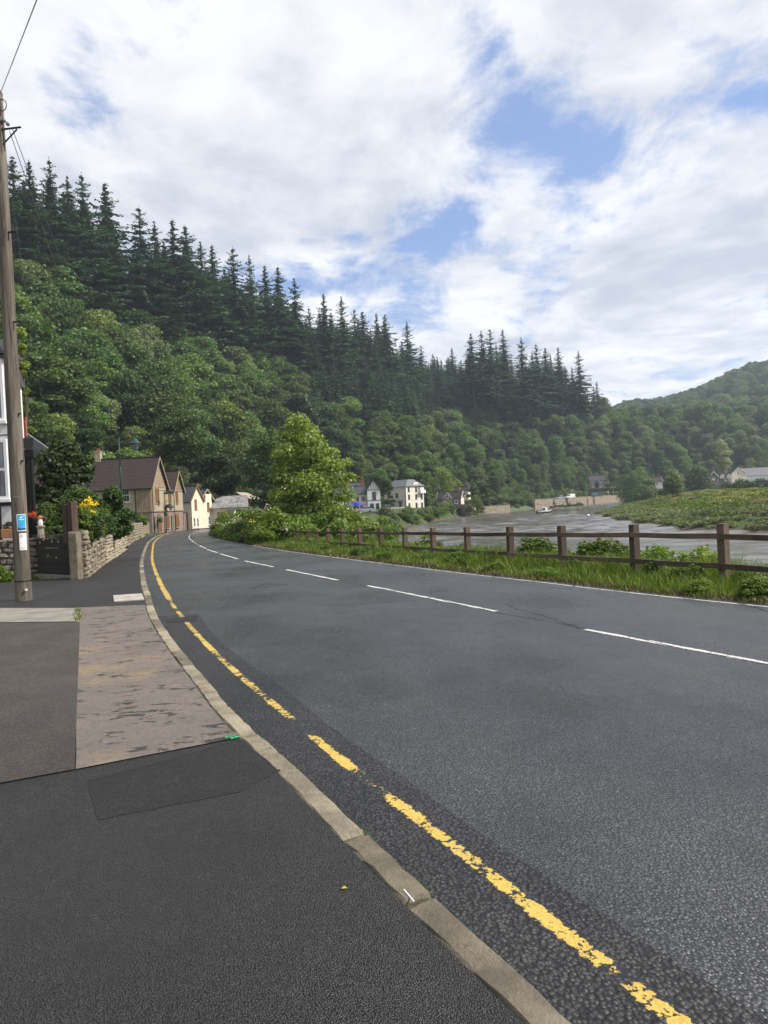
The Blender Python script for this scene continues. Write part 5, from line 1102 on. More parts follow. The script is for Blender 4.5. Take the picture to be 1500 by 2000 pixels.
tag(put('yellow_blossom',crown_mesh('blossom',M['paley'],yl,170,.09,11,fill=.4)),'specks of yellow blossom over the roadside hedge',kind='stuff'); tag(put('white_blossom',crown_mesh('blossom',M['whitef'],wl,420,.09,12,fill=.4)),'specks of white cow parsley flowers over the roadside hedge',kind='stuff')
x_=X_at(547,40.5); o=thing('marker_post','lone grey wooden post standing up out of the roadside hedge','post',(x_,40.5,float(zr(40.5)))); MB().box(-.08,.08,-.08,.08,-.3,1.55).obj('post',M['pole'],o)
# plants behind the fence
def stem_plant(label,px0,px1,pyt,pyb,Y,n,seed):
    r=random.Random(seed); rs=np.random.RandomState(seed); xa=at(px0,pyb,Y)[0];xb=at(px1,pyb,Y)[0]; zt_=float(at((px0+px1)/2,pyt,Y)[2]); zb_=float(at((px0+px1)/2,pyb,Y)[2])-.35; R_=(xb-xa)/2; H=zt_-zb_; o=thing('riverbank_plant',label,'plant',((xa+xb)/2,Y,zb_)); st=MB(); C=[];N=[]
    for k in range(46):
        bx=r.uniform(-R_,R_)*.85; by=r.uniform(-.55,.55); h=H*r.uniform(.55,1.0)*(1-.3*(bx/R_)**2); lx=bx+r.uniform(-.16,.16)+bx*.2; ly=by+r.uniform(-.2,.2); st.tube([(bx,by,0),((bx+lx)/2,(by+ly)/2,h*.55),(lx,ly,h)],[.008,.006,.003],4,False)
        m_=int(h/.035)
        for j in range(m_):
            u=.2+.8*j/m_; a=j*1.9+k; L=.11*(1.25-u*.75)*r.uniform(.6,1.3); C.append((bx+(lx-bx)*u+math.cos(a)*L*.7,by+(ly-by)*u+math.sin(a)*L*.7,h*u+.015-L*.15)); N.append((math.cos(a)*.45+r.gauss(0,.25),math.sin(a)*.45+r.gauss(0,.25),.85))
    V,F=leaf_quads(np.array(C),nrm(np.array(N)),.13,.5,rs); tint=np.repeat(rs.rand(len(C))*.6+.4*np.clip(np.array(C)[:,2]/H,0,1),4)
    st.obj('stems',LM['weed'],o); put('leaves',mesh_np('leaves',V,F,LM['weed'],attr=tint),o)
for i,(p0,p1,yt,yb,Y,n) in enumerate([(1106,1180,1052,1102,17.6,5200),(1165,1232,1056,1104,17.2,4200),(1244,1300,1058,1108,16.4,3800),(1280,1345,1066,1112,15.6,4200),(1335,1402,1062,1114,15.0,4200)]):
    stem_plant(['dense nettle like green plant just left of the second near fence post','leafy green plant touching the left of the wide fence post','tall bright leafy plant right of the wide fence post','low spreading leafy plant in the middle of the nearest fence panel','leafy green plant just left of the nearest fence post'][i],p0,p1,yt,yb,Y,n,430+i)
bp=[]
for y in np.arange(17,40,1.0): bp.append((fx(y)+1.6+random.uniform(-.3,.6),y))
row_shrubs('low leafy weed clump on the riverbank just behind the fence','weeds','weeds along the riverbank behind the fence',bp,[0,4,6],(.5,.8),(.35,.8),'weed_clump',lambda x,y:float(zr(y))-.25)
row_shrubs('leafy bush with pale flowers below the big bright tree behind the fence','shrub','bushes below the roadside tree',[(fx(y)+2.2+random.uniform(0,3),y) for y in np.arange(36,45,1.0)],[0,4,5],(.8,1.2),(1.1,1.6),'riverside_bush',lambda x,y:float(zr(y))-.4)
# grass verge: blades, one object
def grass(name,label,regions,mat,hs,wd,seed):
    rs=np.random.RandomState(seed); X=[];Y=[];Z=[];SCL=[]
    for n,fn in regions: x,y,z,sc=fn(rs,n); X.append(x);Y.append(y);Z.append(z);SCL.append(sc)
    x=np.concatenate(X);y=np.concatenate(Y);z=np.concatenate(Z);sc=np.concatenate(SCL); n=len(x)
    h=(hs[0]+(hs[1]-hs[0])*rs.rand(n)**1.6)*sc; a=rs.rand(n)*6.28; ln=h*rs.uniform(.15,.8,n); b=rs.rand(n)*6.28
    w=wd*(.6+.8*rs.rand(n))*np.clip(y/14,.6,2.2); dx,dy=np.cos(a)*w/2,np.sin(a)*w/2; lx,ly=np.cos(b)*ln,np.sin(b)*ln
    p=lambda ox,oy,oz:np.stack([x+ox,y+oy,z+oz],-1)
    V=np.stack([p(-dx,-dy,0*x),p(dx,dy,0*x),p(dx*.8+lx*.35,dy*.8+ly*.35,h*.6),p(-dx*.8+lx*.35,-dy*.8+ly*.35,h*.6),p(lx,ly,h*.98)],1).reshape(-1,3)
    i=np.arange(n)*5; F=np.stack([np.stack([i,i+1,i+2,i+3],-1),np.stack([i+3,i+2,i+4,i+4],-1)],1).reshape(-1,4)
    V=V; me=bpy.data.meshes.new(name)
    # quads and tips as triangles
    loops=np.concatenate([np.stack([i,i+1,i+2,i+3],-1).ravel(),np.stack([i+3,i+2,i+4],-1).ravel()]).astype(np.int32); me.vertices.add(len(V)); me.vertices.foreach_set('co',V.astype(np.float32).ravel())
    me.loops.add(len(loops)); me.loops.foreach_set('vertex_index',loops); me.polygons.add(2*n)
    me.polygons.foreach_set('loop_start',np.concatenate([np.arange(n)*4,4*n+np.arange(n)*3]).astype(np.int32)); me.polygons.foreach_set('loop_total',np.concatenate([np.full(n,4),np.full(n,3)]).astype(np.int32))
    at_=me.attributes.new('tint','FLOAT','POINT'); at_.data.foreach_set('value',np.repeat(rs.rand(n)**1.4,5).astype(np.float32)); me.materials.append(mat); me.update(calc_edges=True)
    return tag(link(bpy.data.objects.new(name,me)),label,kind='stuff')
def verge(rs,n):
    y=4+rs.rand(n)**1.5*58; o=rs.rand(n)**.9*4.2; x=ex(y)+.22+o+.12*np.sin(y*2.1); z=np.where(o<3.2,zr(y)-.03,zr(y)-.03-(o-3.2)*.5); cl=.55+.75*np.clip(.5+.5*np.sin(x*2.3+1.3*np.sin(y*1.7))*np.cos(y*1.9),0,1)
    return x,y,z,cl*np.clip(.35+o*.6,.3,1.15)
grass('verge_grass','lush green grass and weeds on the verge under the fence',[(150000,verge)],LM['grass'],(.10,.36),.013,3)
wp=[]
for k in range(70):
    y=6+random.random()**1.4*26; x=float(ex(y))+.45+random.random()*1.9; wp.append((x,y))
row_shrubs('broad leafed weed growing in the grass of the verge','weeds','broad leafed weeds in the verge grass',wp,[6,4,0],(.16,.34),(.16,.36),'verge_weed',lambda x,y:float(zr(y))-.02)
def litter(rs,n):
    y=5+rs.rand(n)*40; o=rs.rand(n)*.5; return ex(y)+.02+o,y,zr(y)-.01,np.full(n,1.)
M['dry']=leafmat('dry_verge_litter',(.13,.10,.05),(.09,.07,.035),(.22,.18,.09),.2,var=0)
grass('dry_verge_litter','dry brown grass and leaf litter along the road edge',[(14000,litter)],M['dry'],(.03,.10),.016,4)
def kerbgrass(rs,n):
    c=[];
    for y0,sp in ((G(600,1510)[1],.18),(G(700,1628,.05)[1],.07),(G(820,1740)[1],.12),(G(470,1395)[1],.12),(G(378,1292)[1],.12),(G(300,1165)[1],.4),(G(322,1190)[1],.2)): c.append((y0,sp))
    k=rs.randint(len(c),size=n); y=np.array([c[i][0] for i in k])+rs.randn(n)*np.array([c[i][1] for i in k])*.6; return kx(y)+.012+np.abs(rs.randn(n))*.018,y,zr(y),np.full(n,1.)
grass('kerb_grass','sparse grass tufts growing in the kerb joint',[(520,kerbgrass)],M['dry'] and LM['grass'],(.02,.06),.006,6)
def jointgrass(rs,n):
    a=np.array(G(152,1190,KH)[:2]);b_=np.array(G(154,1216,KH)[:2]); u=rs.rand(n); q=a+(b_-a)*u[:,None]+rs.randn(n,2)*.03; return q[:,0],q[:,1],zr(q[:,1])+KH,np.full(n,.5)
def leftgrass(rs,n):
    x=-14+rs.rand(n)*4.1; y=19.2+rs.rand(n)*1.0; return x,y,zr(y)-.03,np.full(n,1.)
def gatew(rs,n):
    x=-11.8+rs.rand(n)*3.4; y=18.9-(x+8.4)*.35+rs.randn(n)*.12; return x,y,zr(y),np.full(n,.6)
grass('footway_weeds','weeds and grass tufts in the paving joints and along the wall foot',[(140,jointgrass),(9000,leftgrass),(700,gatew)],LM['grass'],(.04,.17),.012,7)
# small things lying about
o=MB().tube([tuple(G(789,1738,KH+.003)),tuple(G(808,1760,KH+.003))],.0035,6).obj('lolly_stick',M['upvc']); tag(o,'thin white stick lying across the kerb stone','stick')
pts=[tuple(G(x,y,KH+.006)) for x,y in [(440,1441),(447,1438),(452,1443),(460,1439),(455,1437),(463,1441),(448,1442),(468,1438)]]
o=MB().tube(pts,.0035,5).obj('green_string',simple('green_plastic',(.02,.42,.18),rough=.4)); tag(o,'scrap of bright green string at the corner of the worn slab','string')
p=G(672,1735,KH+.002); o=MB().poly([(p[0]-.012,p[1],p[2]),(p[0],p[1]-.008,p[2]+.004),(p[0]+.014,p[1]+.002,p[2]),(p[0],p[1]+.01,p[2]+.006)]).obj('fallen_leaf',M['yellowf']); tag(o,'tiny yellow fallen leaf on the dark footway','leaf')
# ---------------- left riverbank, walls and white buildings
PB=thing('timbered_pub','white timber framed pub with black trimmed gable and grey roofs above the river wall','pub',(float(at(744,995,195)[0]),195,-.4),.10)
f=Face((0,0,0),0); kx_=195/FPX
# gable wing x -5.. 0 ; main range to the left
def gb(x0,x1,ze,zt,dp,axis,wm,rm,y0=0): gable_walls(PB,x0,x1,y0,y0+dp,-1,ze,zt,axis,wm); gable_roof(PB,x0,x1,y0,y0+dp,ze,zt,axis,rm,.3,course=.35,verge='black')
gb(-3.6,0,6.0,8.6,9,'y','white_wall','slate'); gb(-12.,-3.61,4.9,6.9,6.5,'x','cream','slate',1.0); gb(-9.5,-3.7,5.2,8.3,6,'x','white_wall','slate',7.6); gb(-13.5,-12.01,4.9,6.4,6,'y','white_wall','slate',.5)
chimney(PB,-8.6,5.5,6,9.3,'brick',.7); chimney(PB,-4.2,9,7,9.2,'brick',.6)
for k in range(5): f.part(PB,'black_timber','black',(-3.2+k*.68,-3.12+k*.68,5.9,6.2+1.9*(1-abs(-3.16+k*.68+1.8)/1.9),0,.05))
f.part(PB,'black_timber','black',(-3.6,0,5.75,5.88,0,.06)); f.part(PB,'black_timber','black',(-3.6,0,2.9,3.02,0,.06)); f.part(PB,'drainpipe','black',(-3.78,-3.6,-.5,6,0,.12))
f.window(PB,-2.2,3.2,1.,2.1,'black',2,2,.12); f.window(PB,-2.9,.6,1.,1.5,'black',2,2,.1); f.window(PB,-1.3,.6,.9,1.5,'black',2,2,.1)
ff=Face((0,1.0,0),0)
for k in range(9): ff.part(PB,'black_timber','black',(-11.8+k*.95,-11.72+k*.95,2.7,4.8,0,.04))
for x in (-11.2,-9.2,-5.,-6.6): ff.window(PB,x,3.1,.75,1.1,'black',2,1,.08)
for x in (-8.8,-5.6): ff.part(PB,'doorway','shutter',(x,x+.9,-.3,1.9,0,.06))
ff.part(PB,'shop_front','cream',(-11.9,-3.7,1.95,2.3,0,.1)); ff.window(PB,-7.6,.2,1.6,1.5,'shutter',2,1,.1)
for x0,lb in ((698,'left blue parasol partly behind the tree before the pub'),(685,'blue parasol beside the big tree in front of the pub')):
    p=at(x0,988,186); o=thing('blue_parasol',lb,'parasol',(p[0],186,-.4)); MB().lathe((0,0,0),[(1.55,1.75),(1.3,2.2),(.6,2.65),(0,2.75)],10).obj('canopy',M['blue'],o); MB().tube([(0,0,0),(0,0,2.7)],.04,6).obj('pole',M['upvc'],o)
vehicle('silver car parked on the terrace in front of the timbered pub','car',(float(at(712,995,179)[0]),179,-.45),.2,M['c_silver'])
tw=thing('pub_river_wall','tall buff stone retaining wall dropping to the river below the pub terrace','river wall',(0,0,0)); yy=168.
q0=at(690,1003,yy);q1=at(752,1003,yy-4); core_wall(tw,[(float(q0[0])-14,yy+4),(float(q0[0]),yy+1),(float(q1[0]),yy-4),(float(q1[0])+1.5,yy+30)],lambda x,y:WZ-.5,4.35,.7,'rwall')
rl=MB(); 
for k in range(16): x=float(q0[0])+(float(q1[0])-float(q0[0]))*k/15; y=yy+1-5*k/15; rl.box(x-.03,x+.03,y-.03,y+.03,-.4,.65)
rl.bar((q0[0],yy+1,.62),(q1[0],yy-4,.62),.06); rl.bar((q0[0],yy+1,.2),(q1[0],yy-4,.2),.05); rl.obj('railing',M['metal'],tw)
sg_=thing('terrace_sign','small grey sign board on posts between the pub and the tall white building','sign',(float(at(757,990,188)[0]),188,-.4)); MB().box(-.9,.9,-.05,.05,.6,1.7).obj('board',M['slate_l'],sg_); MB().box(-.8,-.7,-.05,.05,0,.6).box(.7,.8,-.05,.05,0,.6).obj('leg',M['metal'],sg_)
PB2=thing('tall_white_building','tall three storey cream building with hipped grey slate roof and balcony beyond the pub','building',(float(at(794,990,222)[0]),222,-.6),-.72)
# corner at origin: face A (towards the viewer-left) along -x, face B (lit) along +y
MB().box(-9,0,0,9,-1,7.2).obj('wall',M['buffwall'],PB2)
b=MB(); e=.4; b.poly([(-9-e,-e,7.2),(e,-e,7.2),(-1.5,3.,9.4),(-7,3.,9.4)]); b.poly([(e,-e,7.2),(e,9+e,7.2),(-1.5,6,9.4),(-1.5,3,9.4)]); b.poly([(e,9+e,7.2),(-9-e,9+e,7.2),(-7,6,9.4),(-1.5,6,9.4)]); b.poly([(-9-e,9+e,7.2),(-9-e,-e,7.2),(-7,3,9.4),(-7,6,9.4)]); b.poly([(-7,3,9.4),(-1.5,3,9.4),(-1.5,6,9.4),(-7,6,9.4)]); b.poly([(-9-e,-e,7.18),(-9-e,9+e,7.18),(e,9+e,7.18),(e,-e,7.18)]); b.obj('roof',M['slate_l'],PB2)
fa=Face((0,0,0),0); fb=Face((0,0,0),math.pi/2); fb.n=(1,0); fb.u=(0,1)
fa.window(PB2,-4.4,3.6,1.3,1.7,'sage',2,2,.1); fa.part(PB2,'door_canopy','slate',(-3.4,-1.2,2.6,2.8,0,1.2)); fa.part(PB2,'drainpipe','black',(-.25,-.1,-.5,7,0,.12)); fa.window(PB2,-3,.5,1.1,1.9,'sage',2,2,.1); fa.window(PB2,-7.5,3.6,1.2,1.7,'sage',2,2,.1)
for y_,z_ in ((1.,.4),(1.,3.1),(1.0,5.5),(4.6,.4),(4.6,3.1),(4.7,5.4),(7.4,.4),(7.4,3.1)): fb.window(PB2,y_,z_,.9,1.5,'black',1,2,.1)
fb.part(PB2,'gable_dormer','buffwall',(3.9,6.4,7.2,8.4,-2,.0)); fb.part(PB2,'balcony','upvc',(6.2,8.8,4.9,5.05,0,1.1),(6.2,8.8,5.05,5.9,1.05,1.1),(6.2,6.26,5.05,5.9,0,1.1)); fb.part(PB2,'bay_window','upvc',(6.6,8.4,5.06,6.9,0,.7)); fb.part(PB2,'balcony_roof','slate',(6.4,8.6,6.9,7.1,0,.9))
fc=thing('garden_fence','low white post fence along the lawn below the tall white building','fence',(0,0,0))
A=at(752,1000,184);B=at(800,990,206); rb=[MB() for _ in range(1)]
for k in range(9): x=A[0]+(B[0]-A[0])*k/8; y=184+22*k/8; MB().box(x-.08,x+.08,y-.08,y+.08,-.9,.35).obj('post',M['upvc'],fc)
MB().bar((A[0],184,.2),(B[0],206,.2),.08).obj('rail',M['upvc'],fc)
bush('tall rounded green tree standing between the pub and the tall white building','tree',742,772,938,1000,198,'broad',.4,5200,501,.9,22,'garden_tree',.15)
bush('round dark olive tree just right of the tall white building','tree',798,842,926,985,236,'broad',.5,8000,502,.9,26,'round_tree',.2)
bush('pale yellow green tree behind the small gabled houses','tree',836,894,915,975,262,'syc',.5,6000,503,.8,24,'garden_tree',.2)
bush('dark green tree between the gabled house and the creeper covered slope','tree',932,968,942,985,262,'broad',.45,5200,504,.8,20,'garden_tree',.15)
bush('narrow dark green tree right of the stone gabled house','tree',912,936,944,982,252,'dark',.45,4200,505,.8,16,'garden_tree',.15,ptd=.6)
bush('bright green creeper tumbling over the low river wall','shrub',908,948,968,1002,240,'hedge',.35,3200,506,.8,14,'creeper')
bush('yellow flowering gorse bush on the slope above the gabled houses','shrub',880,905,938,952,275,'syc',.35,1800,507,.8,10,'gorse')
# gabled stone houses
HA=thing('gabled_stone_house','low stone house with brown roof and white edged gables beside the river','house',(float(at(900,980,246)[0]),246,-.3),-.35)
gable_walls(HA,-8.5,0,0,5,-1,2.6,5,'x','ghouse'); gable_roof(HA,-8.5,0,0,5,2.6,5,'x','tiles',.3,course=.4,verge='upvc'); gable_walls(HA,-6,-3,-.8,2.4,-1,2.6,4.6,'y','ghouse','gable_wall'); gable_roof(HA,-6,-3,-.8,2.2,2.6,4.6,'y','tiles',.25,course=.4,verge='upvc')
f=Face((0,-.8,0),0); f.window(HA,-5,2.6,1,1,'upvc',2,1,.15); Face((0,0,0),0).window(HA,-2.2,.6,1.1,1.3,'upvc',1,1,.2); fb=Face((0,0,0),math.pi/2); fb.n=(1,0); fb.u=(0,1); fb.part(HA,'rendered_gable','cream',(.3,4.7,-1,2.6,0,.05)); fb.window(HA,2,.6,1,1.4,'upvc',2,2,.1); fb.window(HA,2.1,2.9,.8,1,'upvc',1,1,.1); chimney(HA,-1,2.5,4.6,6,'ghouse',.6)
HB=thing('cream_house','cream house with low brown tiled roof behind the gabled stone house','house',(float(at(915,975,264)[0]),264,.3),-.3)
gable_walls(HB,-7,0,0,5,-1,4.6,6.2,'x','cream'); gable_roof(HB,-7,0,0,5,4.6,6.2,'x','tiles',.3,course=.4); f=Face((0,0,0),0); f.window(HB,-2.,2.8,1,1.3,'upvc',1,1,.12); f.window(HB,-4.6,2.8,1,1.3,'upvc',1,1,.12); chimney(HB,-.6,2.5,5.6,7.4,'ghouse',.7); chimney(HB,-6.5,2.5,5.6,7,'ghouse',.6)
def river_wall(label,pts,h,zb=WZ-.4,th=.8):
    o=thing('river_wall',label,'river wall',(0,0,0)); core_wall(o,pts,lambda x,y:zb,h,th,'rwall'); 
    return o
px2=lambda px,py,Y:tuple(at(px,py,Y)[:2])
rw=river_wall('short projecting corner of old stone river wall below the gabled houses',[px2(897,990,250),px2(911,990,240),px2(927,990,246),px2(927,990,256)],4.6)
rw=river_wall('low stone river wall right of the bright green creeper',[px2(928,990,262),px2(992,990,276),px2(994,990,284)],3.3)
# long river wall with weep holes and vegetation
LW=thing('long_river_wall','long buff stone quay wall along the far river bank below the parked vans','river wall',(0,0,0)); wp=[(60,318),(64.6,305),(100,362),(141,430),(152,445)]
core_wall(LW,wp,lambda x,y:WZ-.4,4.45,.9,'rwall')
d=np.array([100-64.6,362-305.]);d/=np.linalg.norm(d); n_=np.array([d[1],-d[0]])
for k in range(13):
    q=np.array([66.,307.])+d*k*5.2+n_*.46; MB().box(-.28,.28,-.03,.03,-.3,.3).obj('weep_hole',M['black'],LW).location=(q[0],q[1],-1.9-.15*(k%3)); LW.children[-1].rotation_euler=(0,0,math.atan2(d[1],d[0]))
rest=[]; stones_on(LW,(65,305),(141,430),-.1,-.1,.5,.1,'rwall',5,limit=90,wmin=.9,wmax=2.2,hh=.4,nm='coping_stone',rest=rest)
row_shrubs('weedy bush growing on mud at the foot of the long quay wall','shrub','bushes along the foot of the quay wall',[(64.6+35.4*u+n_[0]*1.6,305+57*u+n_[1]*1.6) for u in (.28,.36,.42,.5,.58,.66,.75,.82,.9,.97)],[0,3,1],(1.1,1.8),(.9,1.7),'bank_bush',lambda x,y:WZ)
# bank shrubs
def bank(label,group,px0,px1,pyf0,pyf1,n,vs,R,H,seed):
    r=random.Random(seed)
    for k in range(n):
        px=r.uniform(px0,px1); u=r.random(); py=pyf0(px)*(1-u)+pyf1(px)*u
        # march the ray to the terrain
        dd=pix_ray(px,py); Ys=np.linspace(60,420,360); X=dd[0]/dd[1]*Ys; Zr=EYE+dd[2]/dd[1]*Ys; Zt=terrain(X,Ys); i=np.argmax(Zt>=Zr)
        if not (Zt>=Zr).any(): continue
        shrub(r.choice(vs),label,'shrub',(float(X[i]),float(Ys[i]),float(Zt[i])-.2),r.uniform(*R),r.uniform(*H),group,'bank_bush')
wl_=lambda px:interp(px,[(745,1036),(830,1021),(905,1007),(1000,999),(1047,994)])
bank('grey green bush on the left river bank between the pub wall and the gabled houses','bushes on the left river bank',748,1045,lambda px:wl_(px)-24,lambda px:wl_(px)-4,110,[3,0,1,3,5],(1.2,2.4),(1.,2.6),5)
bank('light green bramble bush on the open slope above the low river wall','bramble bushes on the open slope above the wall',940,1060,lambda px:945,lambda px:975,70,[0,5,4],(2.2,3.6),(1.6,2.8),6)
lg=thing  # lawn patch
# buildings and vehicles at the far quay
CT=thing('stone_cottage','lone two storey stone cottage with grey roof standing above the quay','cottage',(float(at(1181,950,395)[0]),395,float(at(1181,951,395)[2])-.6),-.18)
gable_walls(CT,-8,0,0,5.5,-2.5,4.6,7.2,'x','stone_grey'); gable_roof(CT,-8,0,0,5.5,4.6,7.2,'x','slate',.3,course=.45); chimney(CT,-7.4,2.7,6.6,8.5,'stone_grey',.8); chimney(CT,-.5,2.7,6.6,8.7,'stone_grey',.8)
f=Face((0,0,0),0); [f.window(CT,x,z,1.1,1.3,'upvc',2,2,.14) for x in (-6.6,-2.6) for z in (.6,3.1)]; f.part(CT,'door','black',(-4.5,-3.6,-.4,1.9,0,.1)); put('climber',SH[2],CT,(-4,-.4,1.4),(0,0,0),(1.2,.4,1.2))
tag(MB().box(-10,14,-.8,.8,0,2.2).obj('clipped_hedge',LM['dark']),'long dark clipped hedge in front of the stone cottage','hedge'); hd=bpy.data.objects['clipped_hedge']; hd.location=(float(at(1190,955,383)[0]),383,float(at(1190,960,383)[2])-.3)
hm=crown_mesh('hedge_foliage',LM['dark'],[(x,y,z,.9) for x in np.arange(-9.6,14,1.1) for y in (-.5,.5) for z in (.7,1.6)],9000,.35,66); bpy.data.objects.remove(hd); hd=tag(put('clipped_hedge',hm,None,(float(at(1190,955,383)[0]),383,float(at(1190,960,383)[2])-.3)),'long dark clipped hedge in front of the stone cottage','hedge')
vz=-.25
vehicle('silver car parked at the left end of the quay by the white van','car',(float(at(1093,970,326)[0]),326,vz),.35,M['c_silver'])
vehicle('white van parked on the quay beside the silver car','van',(float(at(1113,965,342)[0]),342,vz),.45,M['c_white'],'van')
vehicle('teal blue van parked on the quay below the stone cottage','van',(float(at(1166,962,372)[0]),372,vz),2.9,M['c_teal'],'van')
for k,(px_,Y_) in enumerate(((1188,392),(1198,398))): 
    o=thing('quay_lamp_post',['short white post with sign on the quay right of the teal van','taller white post at the right end of the quay'][k],'post',(float(at(px_,965,Y_)[0]),Y_,-.3)); MB().tube([(0,0,0),(0,0,3+k)],.08,6).obj('post',M['upvc'],o); MB().box(-.5,.5,-.05,.05,2.2+k,2.9+k).obj('sign_plate',M['upvc'],o)
# boat
bp_=at(1063,1002,238); BT=thing('motor_boat','small white cabin boat with dark hull moored on the river','boat',(float(bp_[0]),238,WZ),.12)
b=MB(); st=[(-2.5,.85,.55),(-1.5,1.0,.58),(.3,1.05,.62),(1.5,.8,.72),(2.5,.06,.92)]
for (x0,w0,h0),(x1,w1,h1) in zip(st[:-1],st[1:]):
    for s_ in (-1,1): b.poly([(x0,s_*w0*.7,-.25),(x1,s_*w1*.6,-.25),(x1,s_*w1,h1),(x0,s_*w0,h0)])
    b.poly([(x0,-w0,h0),(x1,-w1,h1),(x1,w1,h1),(x0,w0,h0)])
b.poly([(-2.5,-.6,-.25),(-2.5,.6,-.25),(-2.5,.85,.55),(-2.5,-.85,.55)]); b.obj('hull',M['black'],BT)
b=MB(); [b.poly([(x0,s_*(w0+.02),h0-.16),(x1,s_*(w1+.02),h1-.16),(x1,s_*(w1+.02),h1+.04),(x0,s_*(w0+.02),h0+.04)]) for (x0,w0,h0),(x1,w1,h1) in zip(st[:-1],st[1:]) for s_ in (-1,1)]; b.obj('gunwale',M['upvc'],BT)
b=MB(); pr=[(-1.1,.6),(-.8,1.95),(.5,2.0),(1.3,.75)]; A=[(x,-.8+.12*(z>1),z) for x,z in pr];B=[(x,.8-.12*(z>1),z) for x,z in pr]; b.poly(A); b.poly(B[::-1]); [b.poly([A[i],A[(i+1)%4],B[(i+1)%4],B[i]]) for i in range(4)]; b.obj('cabin',M['upvc'],BT)
MB().poly([(-.9,-.83,.95),(.15,-.83,.95),(.1,-.72,1.8),(-.72,-.72,1.8)]).obj('cabin_window',M['glass'],BT); MB().box(-2.75,-2.45,-.2,.2,.1,.95).obj('outboard_motor',M['black'],BT)
for px_,py_,lb,mt in ((1133,994,'small orange mooring buoy floating right of the boat','orange'),(1149,1008,'pale mooring buoy floating near the grassy point','upvc')):
    d=pix_ray(px_,py_); k=(WZ-EYE)/d[2]; o=MB().ball((d[0]*k,d[1]*k,WZ+.1),.42,10).obj('mooring_buoy',M[mt],None,True); tag(o,lb,'buoy')
# ---------------- island bank: long grass, bushes, small tree
def isl_pts(rs,n,z0,z1):
    X=rs.uniform(42,120,n*6);Y=rs.uniform(84,260,n*6); Z=terrain(X,Y); P_=np.stack([X,Y,Z],-1); q=proj(P_); ok=(Z>z0)&(Z<z1)&(q[:,0]<1530)&(q[:,0]>1150)&(poly_sd(np.stack([X,Y],-1),RIVER)<34); P_=P_[ok]; return P_[:n]
rs=np.random.RandomState(8); P_=isl_pts(rs,3800,WZ+.2,.75)
def tuft(mat,seed,n=240,h=1.):
    rs=np.random.RandomState(seed); C=np.stack([rs.randn(n)*.55,rs.randn(n)*.55,rs.rand(n)*.75*h],-1); N=nrm(np.stack([rs.randn(n),rs.randn(n),rs.rand(n)*1.2],-1)); V,F=leaf_quads(C,N,.5,.35,rs); return mesh_np('tuft',V,F,mat,attr=np.repeat(rs.rand(n),4))
src=[]
for k,(mt,lb) in enumerate([('reed','silvery green reed tuft at the tip of the grassy point'),('weed','bright green weed tuft on the grassy point'),('goldgrass','dry golden grass tuft on top of the grassy point'),('grey','grey green tuft on the grassy point')]):
    o=put('grass_tuft',tuft(LM[mt],700+k)); x,y=[(60,198),(47,128),(78,150),(50,104)][k]; o.location=(x,y,float(terrain(x,y))); tag(o,lb,'grass tuft'); src.append(o)
g4=[[],[],[],[]]
for x,y,z_ in P_:
    n_w=wav(x,y,5,.4); k=0 if z_<-2.2 and (y>120 or n_w>-.2) else (3 if n_w<-.25 else (0 if n_w<.1 else 1))
    if z_>-1.1-.5*n_w: k=2 if rs.rand()<.6 else 1
    g4[k].append((x,y,z_-.15,rs.uniform(.5,1.05)))
scatter('island_grass',[(g4[k],src[k],1.) for k in range(4)],'long reedy grass and weeds covering the bank of the grassy point')
P_=[(x,y,float(terrain(x,y))) for x,y in zip(rs.uniform(60,330,2600),rs.uniform(118,330,2600))]
g4=[[],[],[],[]]
for x,y,z_ in P_:
    if z_>-.1: g4[2 if rs.rand()<.85 else 1].append((x,y,z_-.1,rs.uniform(.4,.75)))
scatter('dry_meadow',[(g4[1],src[1],1.),(g4[2],src[2],1.)],'dry golden meadow grass on top of the grassy point')
bush('small rounded willow with slender trunk standing on the grassy point','tree',1287,1337,918,977,176,'grey',.32,7000,520,.9,26,'willow_tree',.16,base=.2)
o=thing('leaning_stake','thin leaning stake stuck in the bank left of the small willow','stake',(float(at(1292,975,168)[0]),168,float(at(1292,977,168)[2]))); MB().bar((0,0,-.3),(-.55,0,1.9),.09).obj('stake',M['bark'],o)
bush('large dark green bush leaning over the river at the end of the quay','bush',1205,1275,925,982,300,'broad',.5,9000,521,.9,28,'riverside_bush')
bush('grey green bush right of the large riverside bush','bush',1240,1290,935,978,270,'grey',.5,6500,522,.8,24,'riverside_bush')
bush('dark rounded bush behind the meadow right of the small willow','bush',1334,1392,914,962,330,'dark',.6,8000,523,.9,26,'meadow_bush')
for i,(a_,b_,t_,m_) in enumerate([(1400,1440,944,'dark'),(1425,1475,938,'broad'),(1455,1515,937,'dark'),(1490,1560,936,'broad')]):
    bush(['dark hedge bush below the pair of white edged gables','mid green hedge bush left of the long grey roof','dark hedge bush below the long grey roof','green hedge bush cut off by the right picture edge'][i],'bush',a_,b_,t_,962,320-i*6,m_,.6,6000,524+i,.9,22,'meadow_bush')
bush('cream flowering pale tree standing out against the dark wooded hill','tree',1389,1431,860,935,395,'creamleaf',.6,7500,530,.9,26,'flowering_tree',.25,base=.15,ptd=.3)
bush('bright green bush above the long grey roof','bush',1467,1492,902,922,420,'broadl',.6,2500,531,.9,14,'garden_bush')
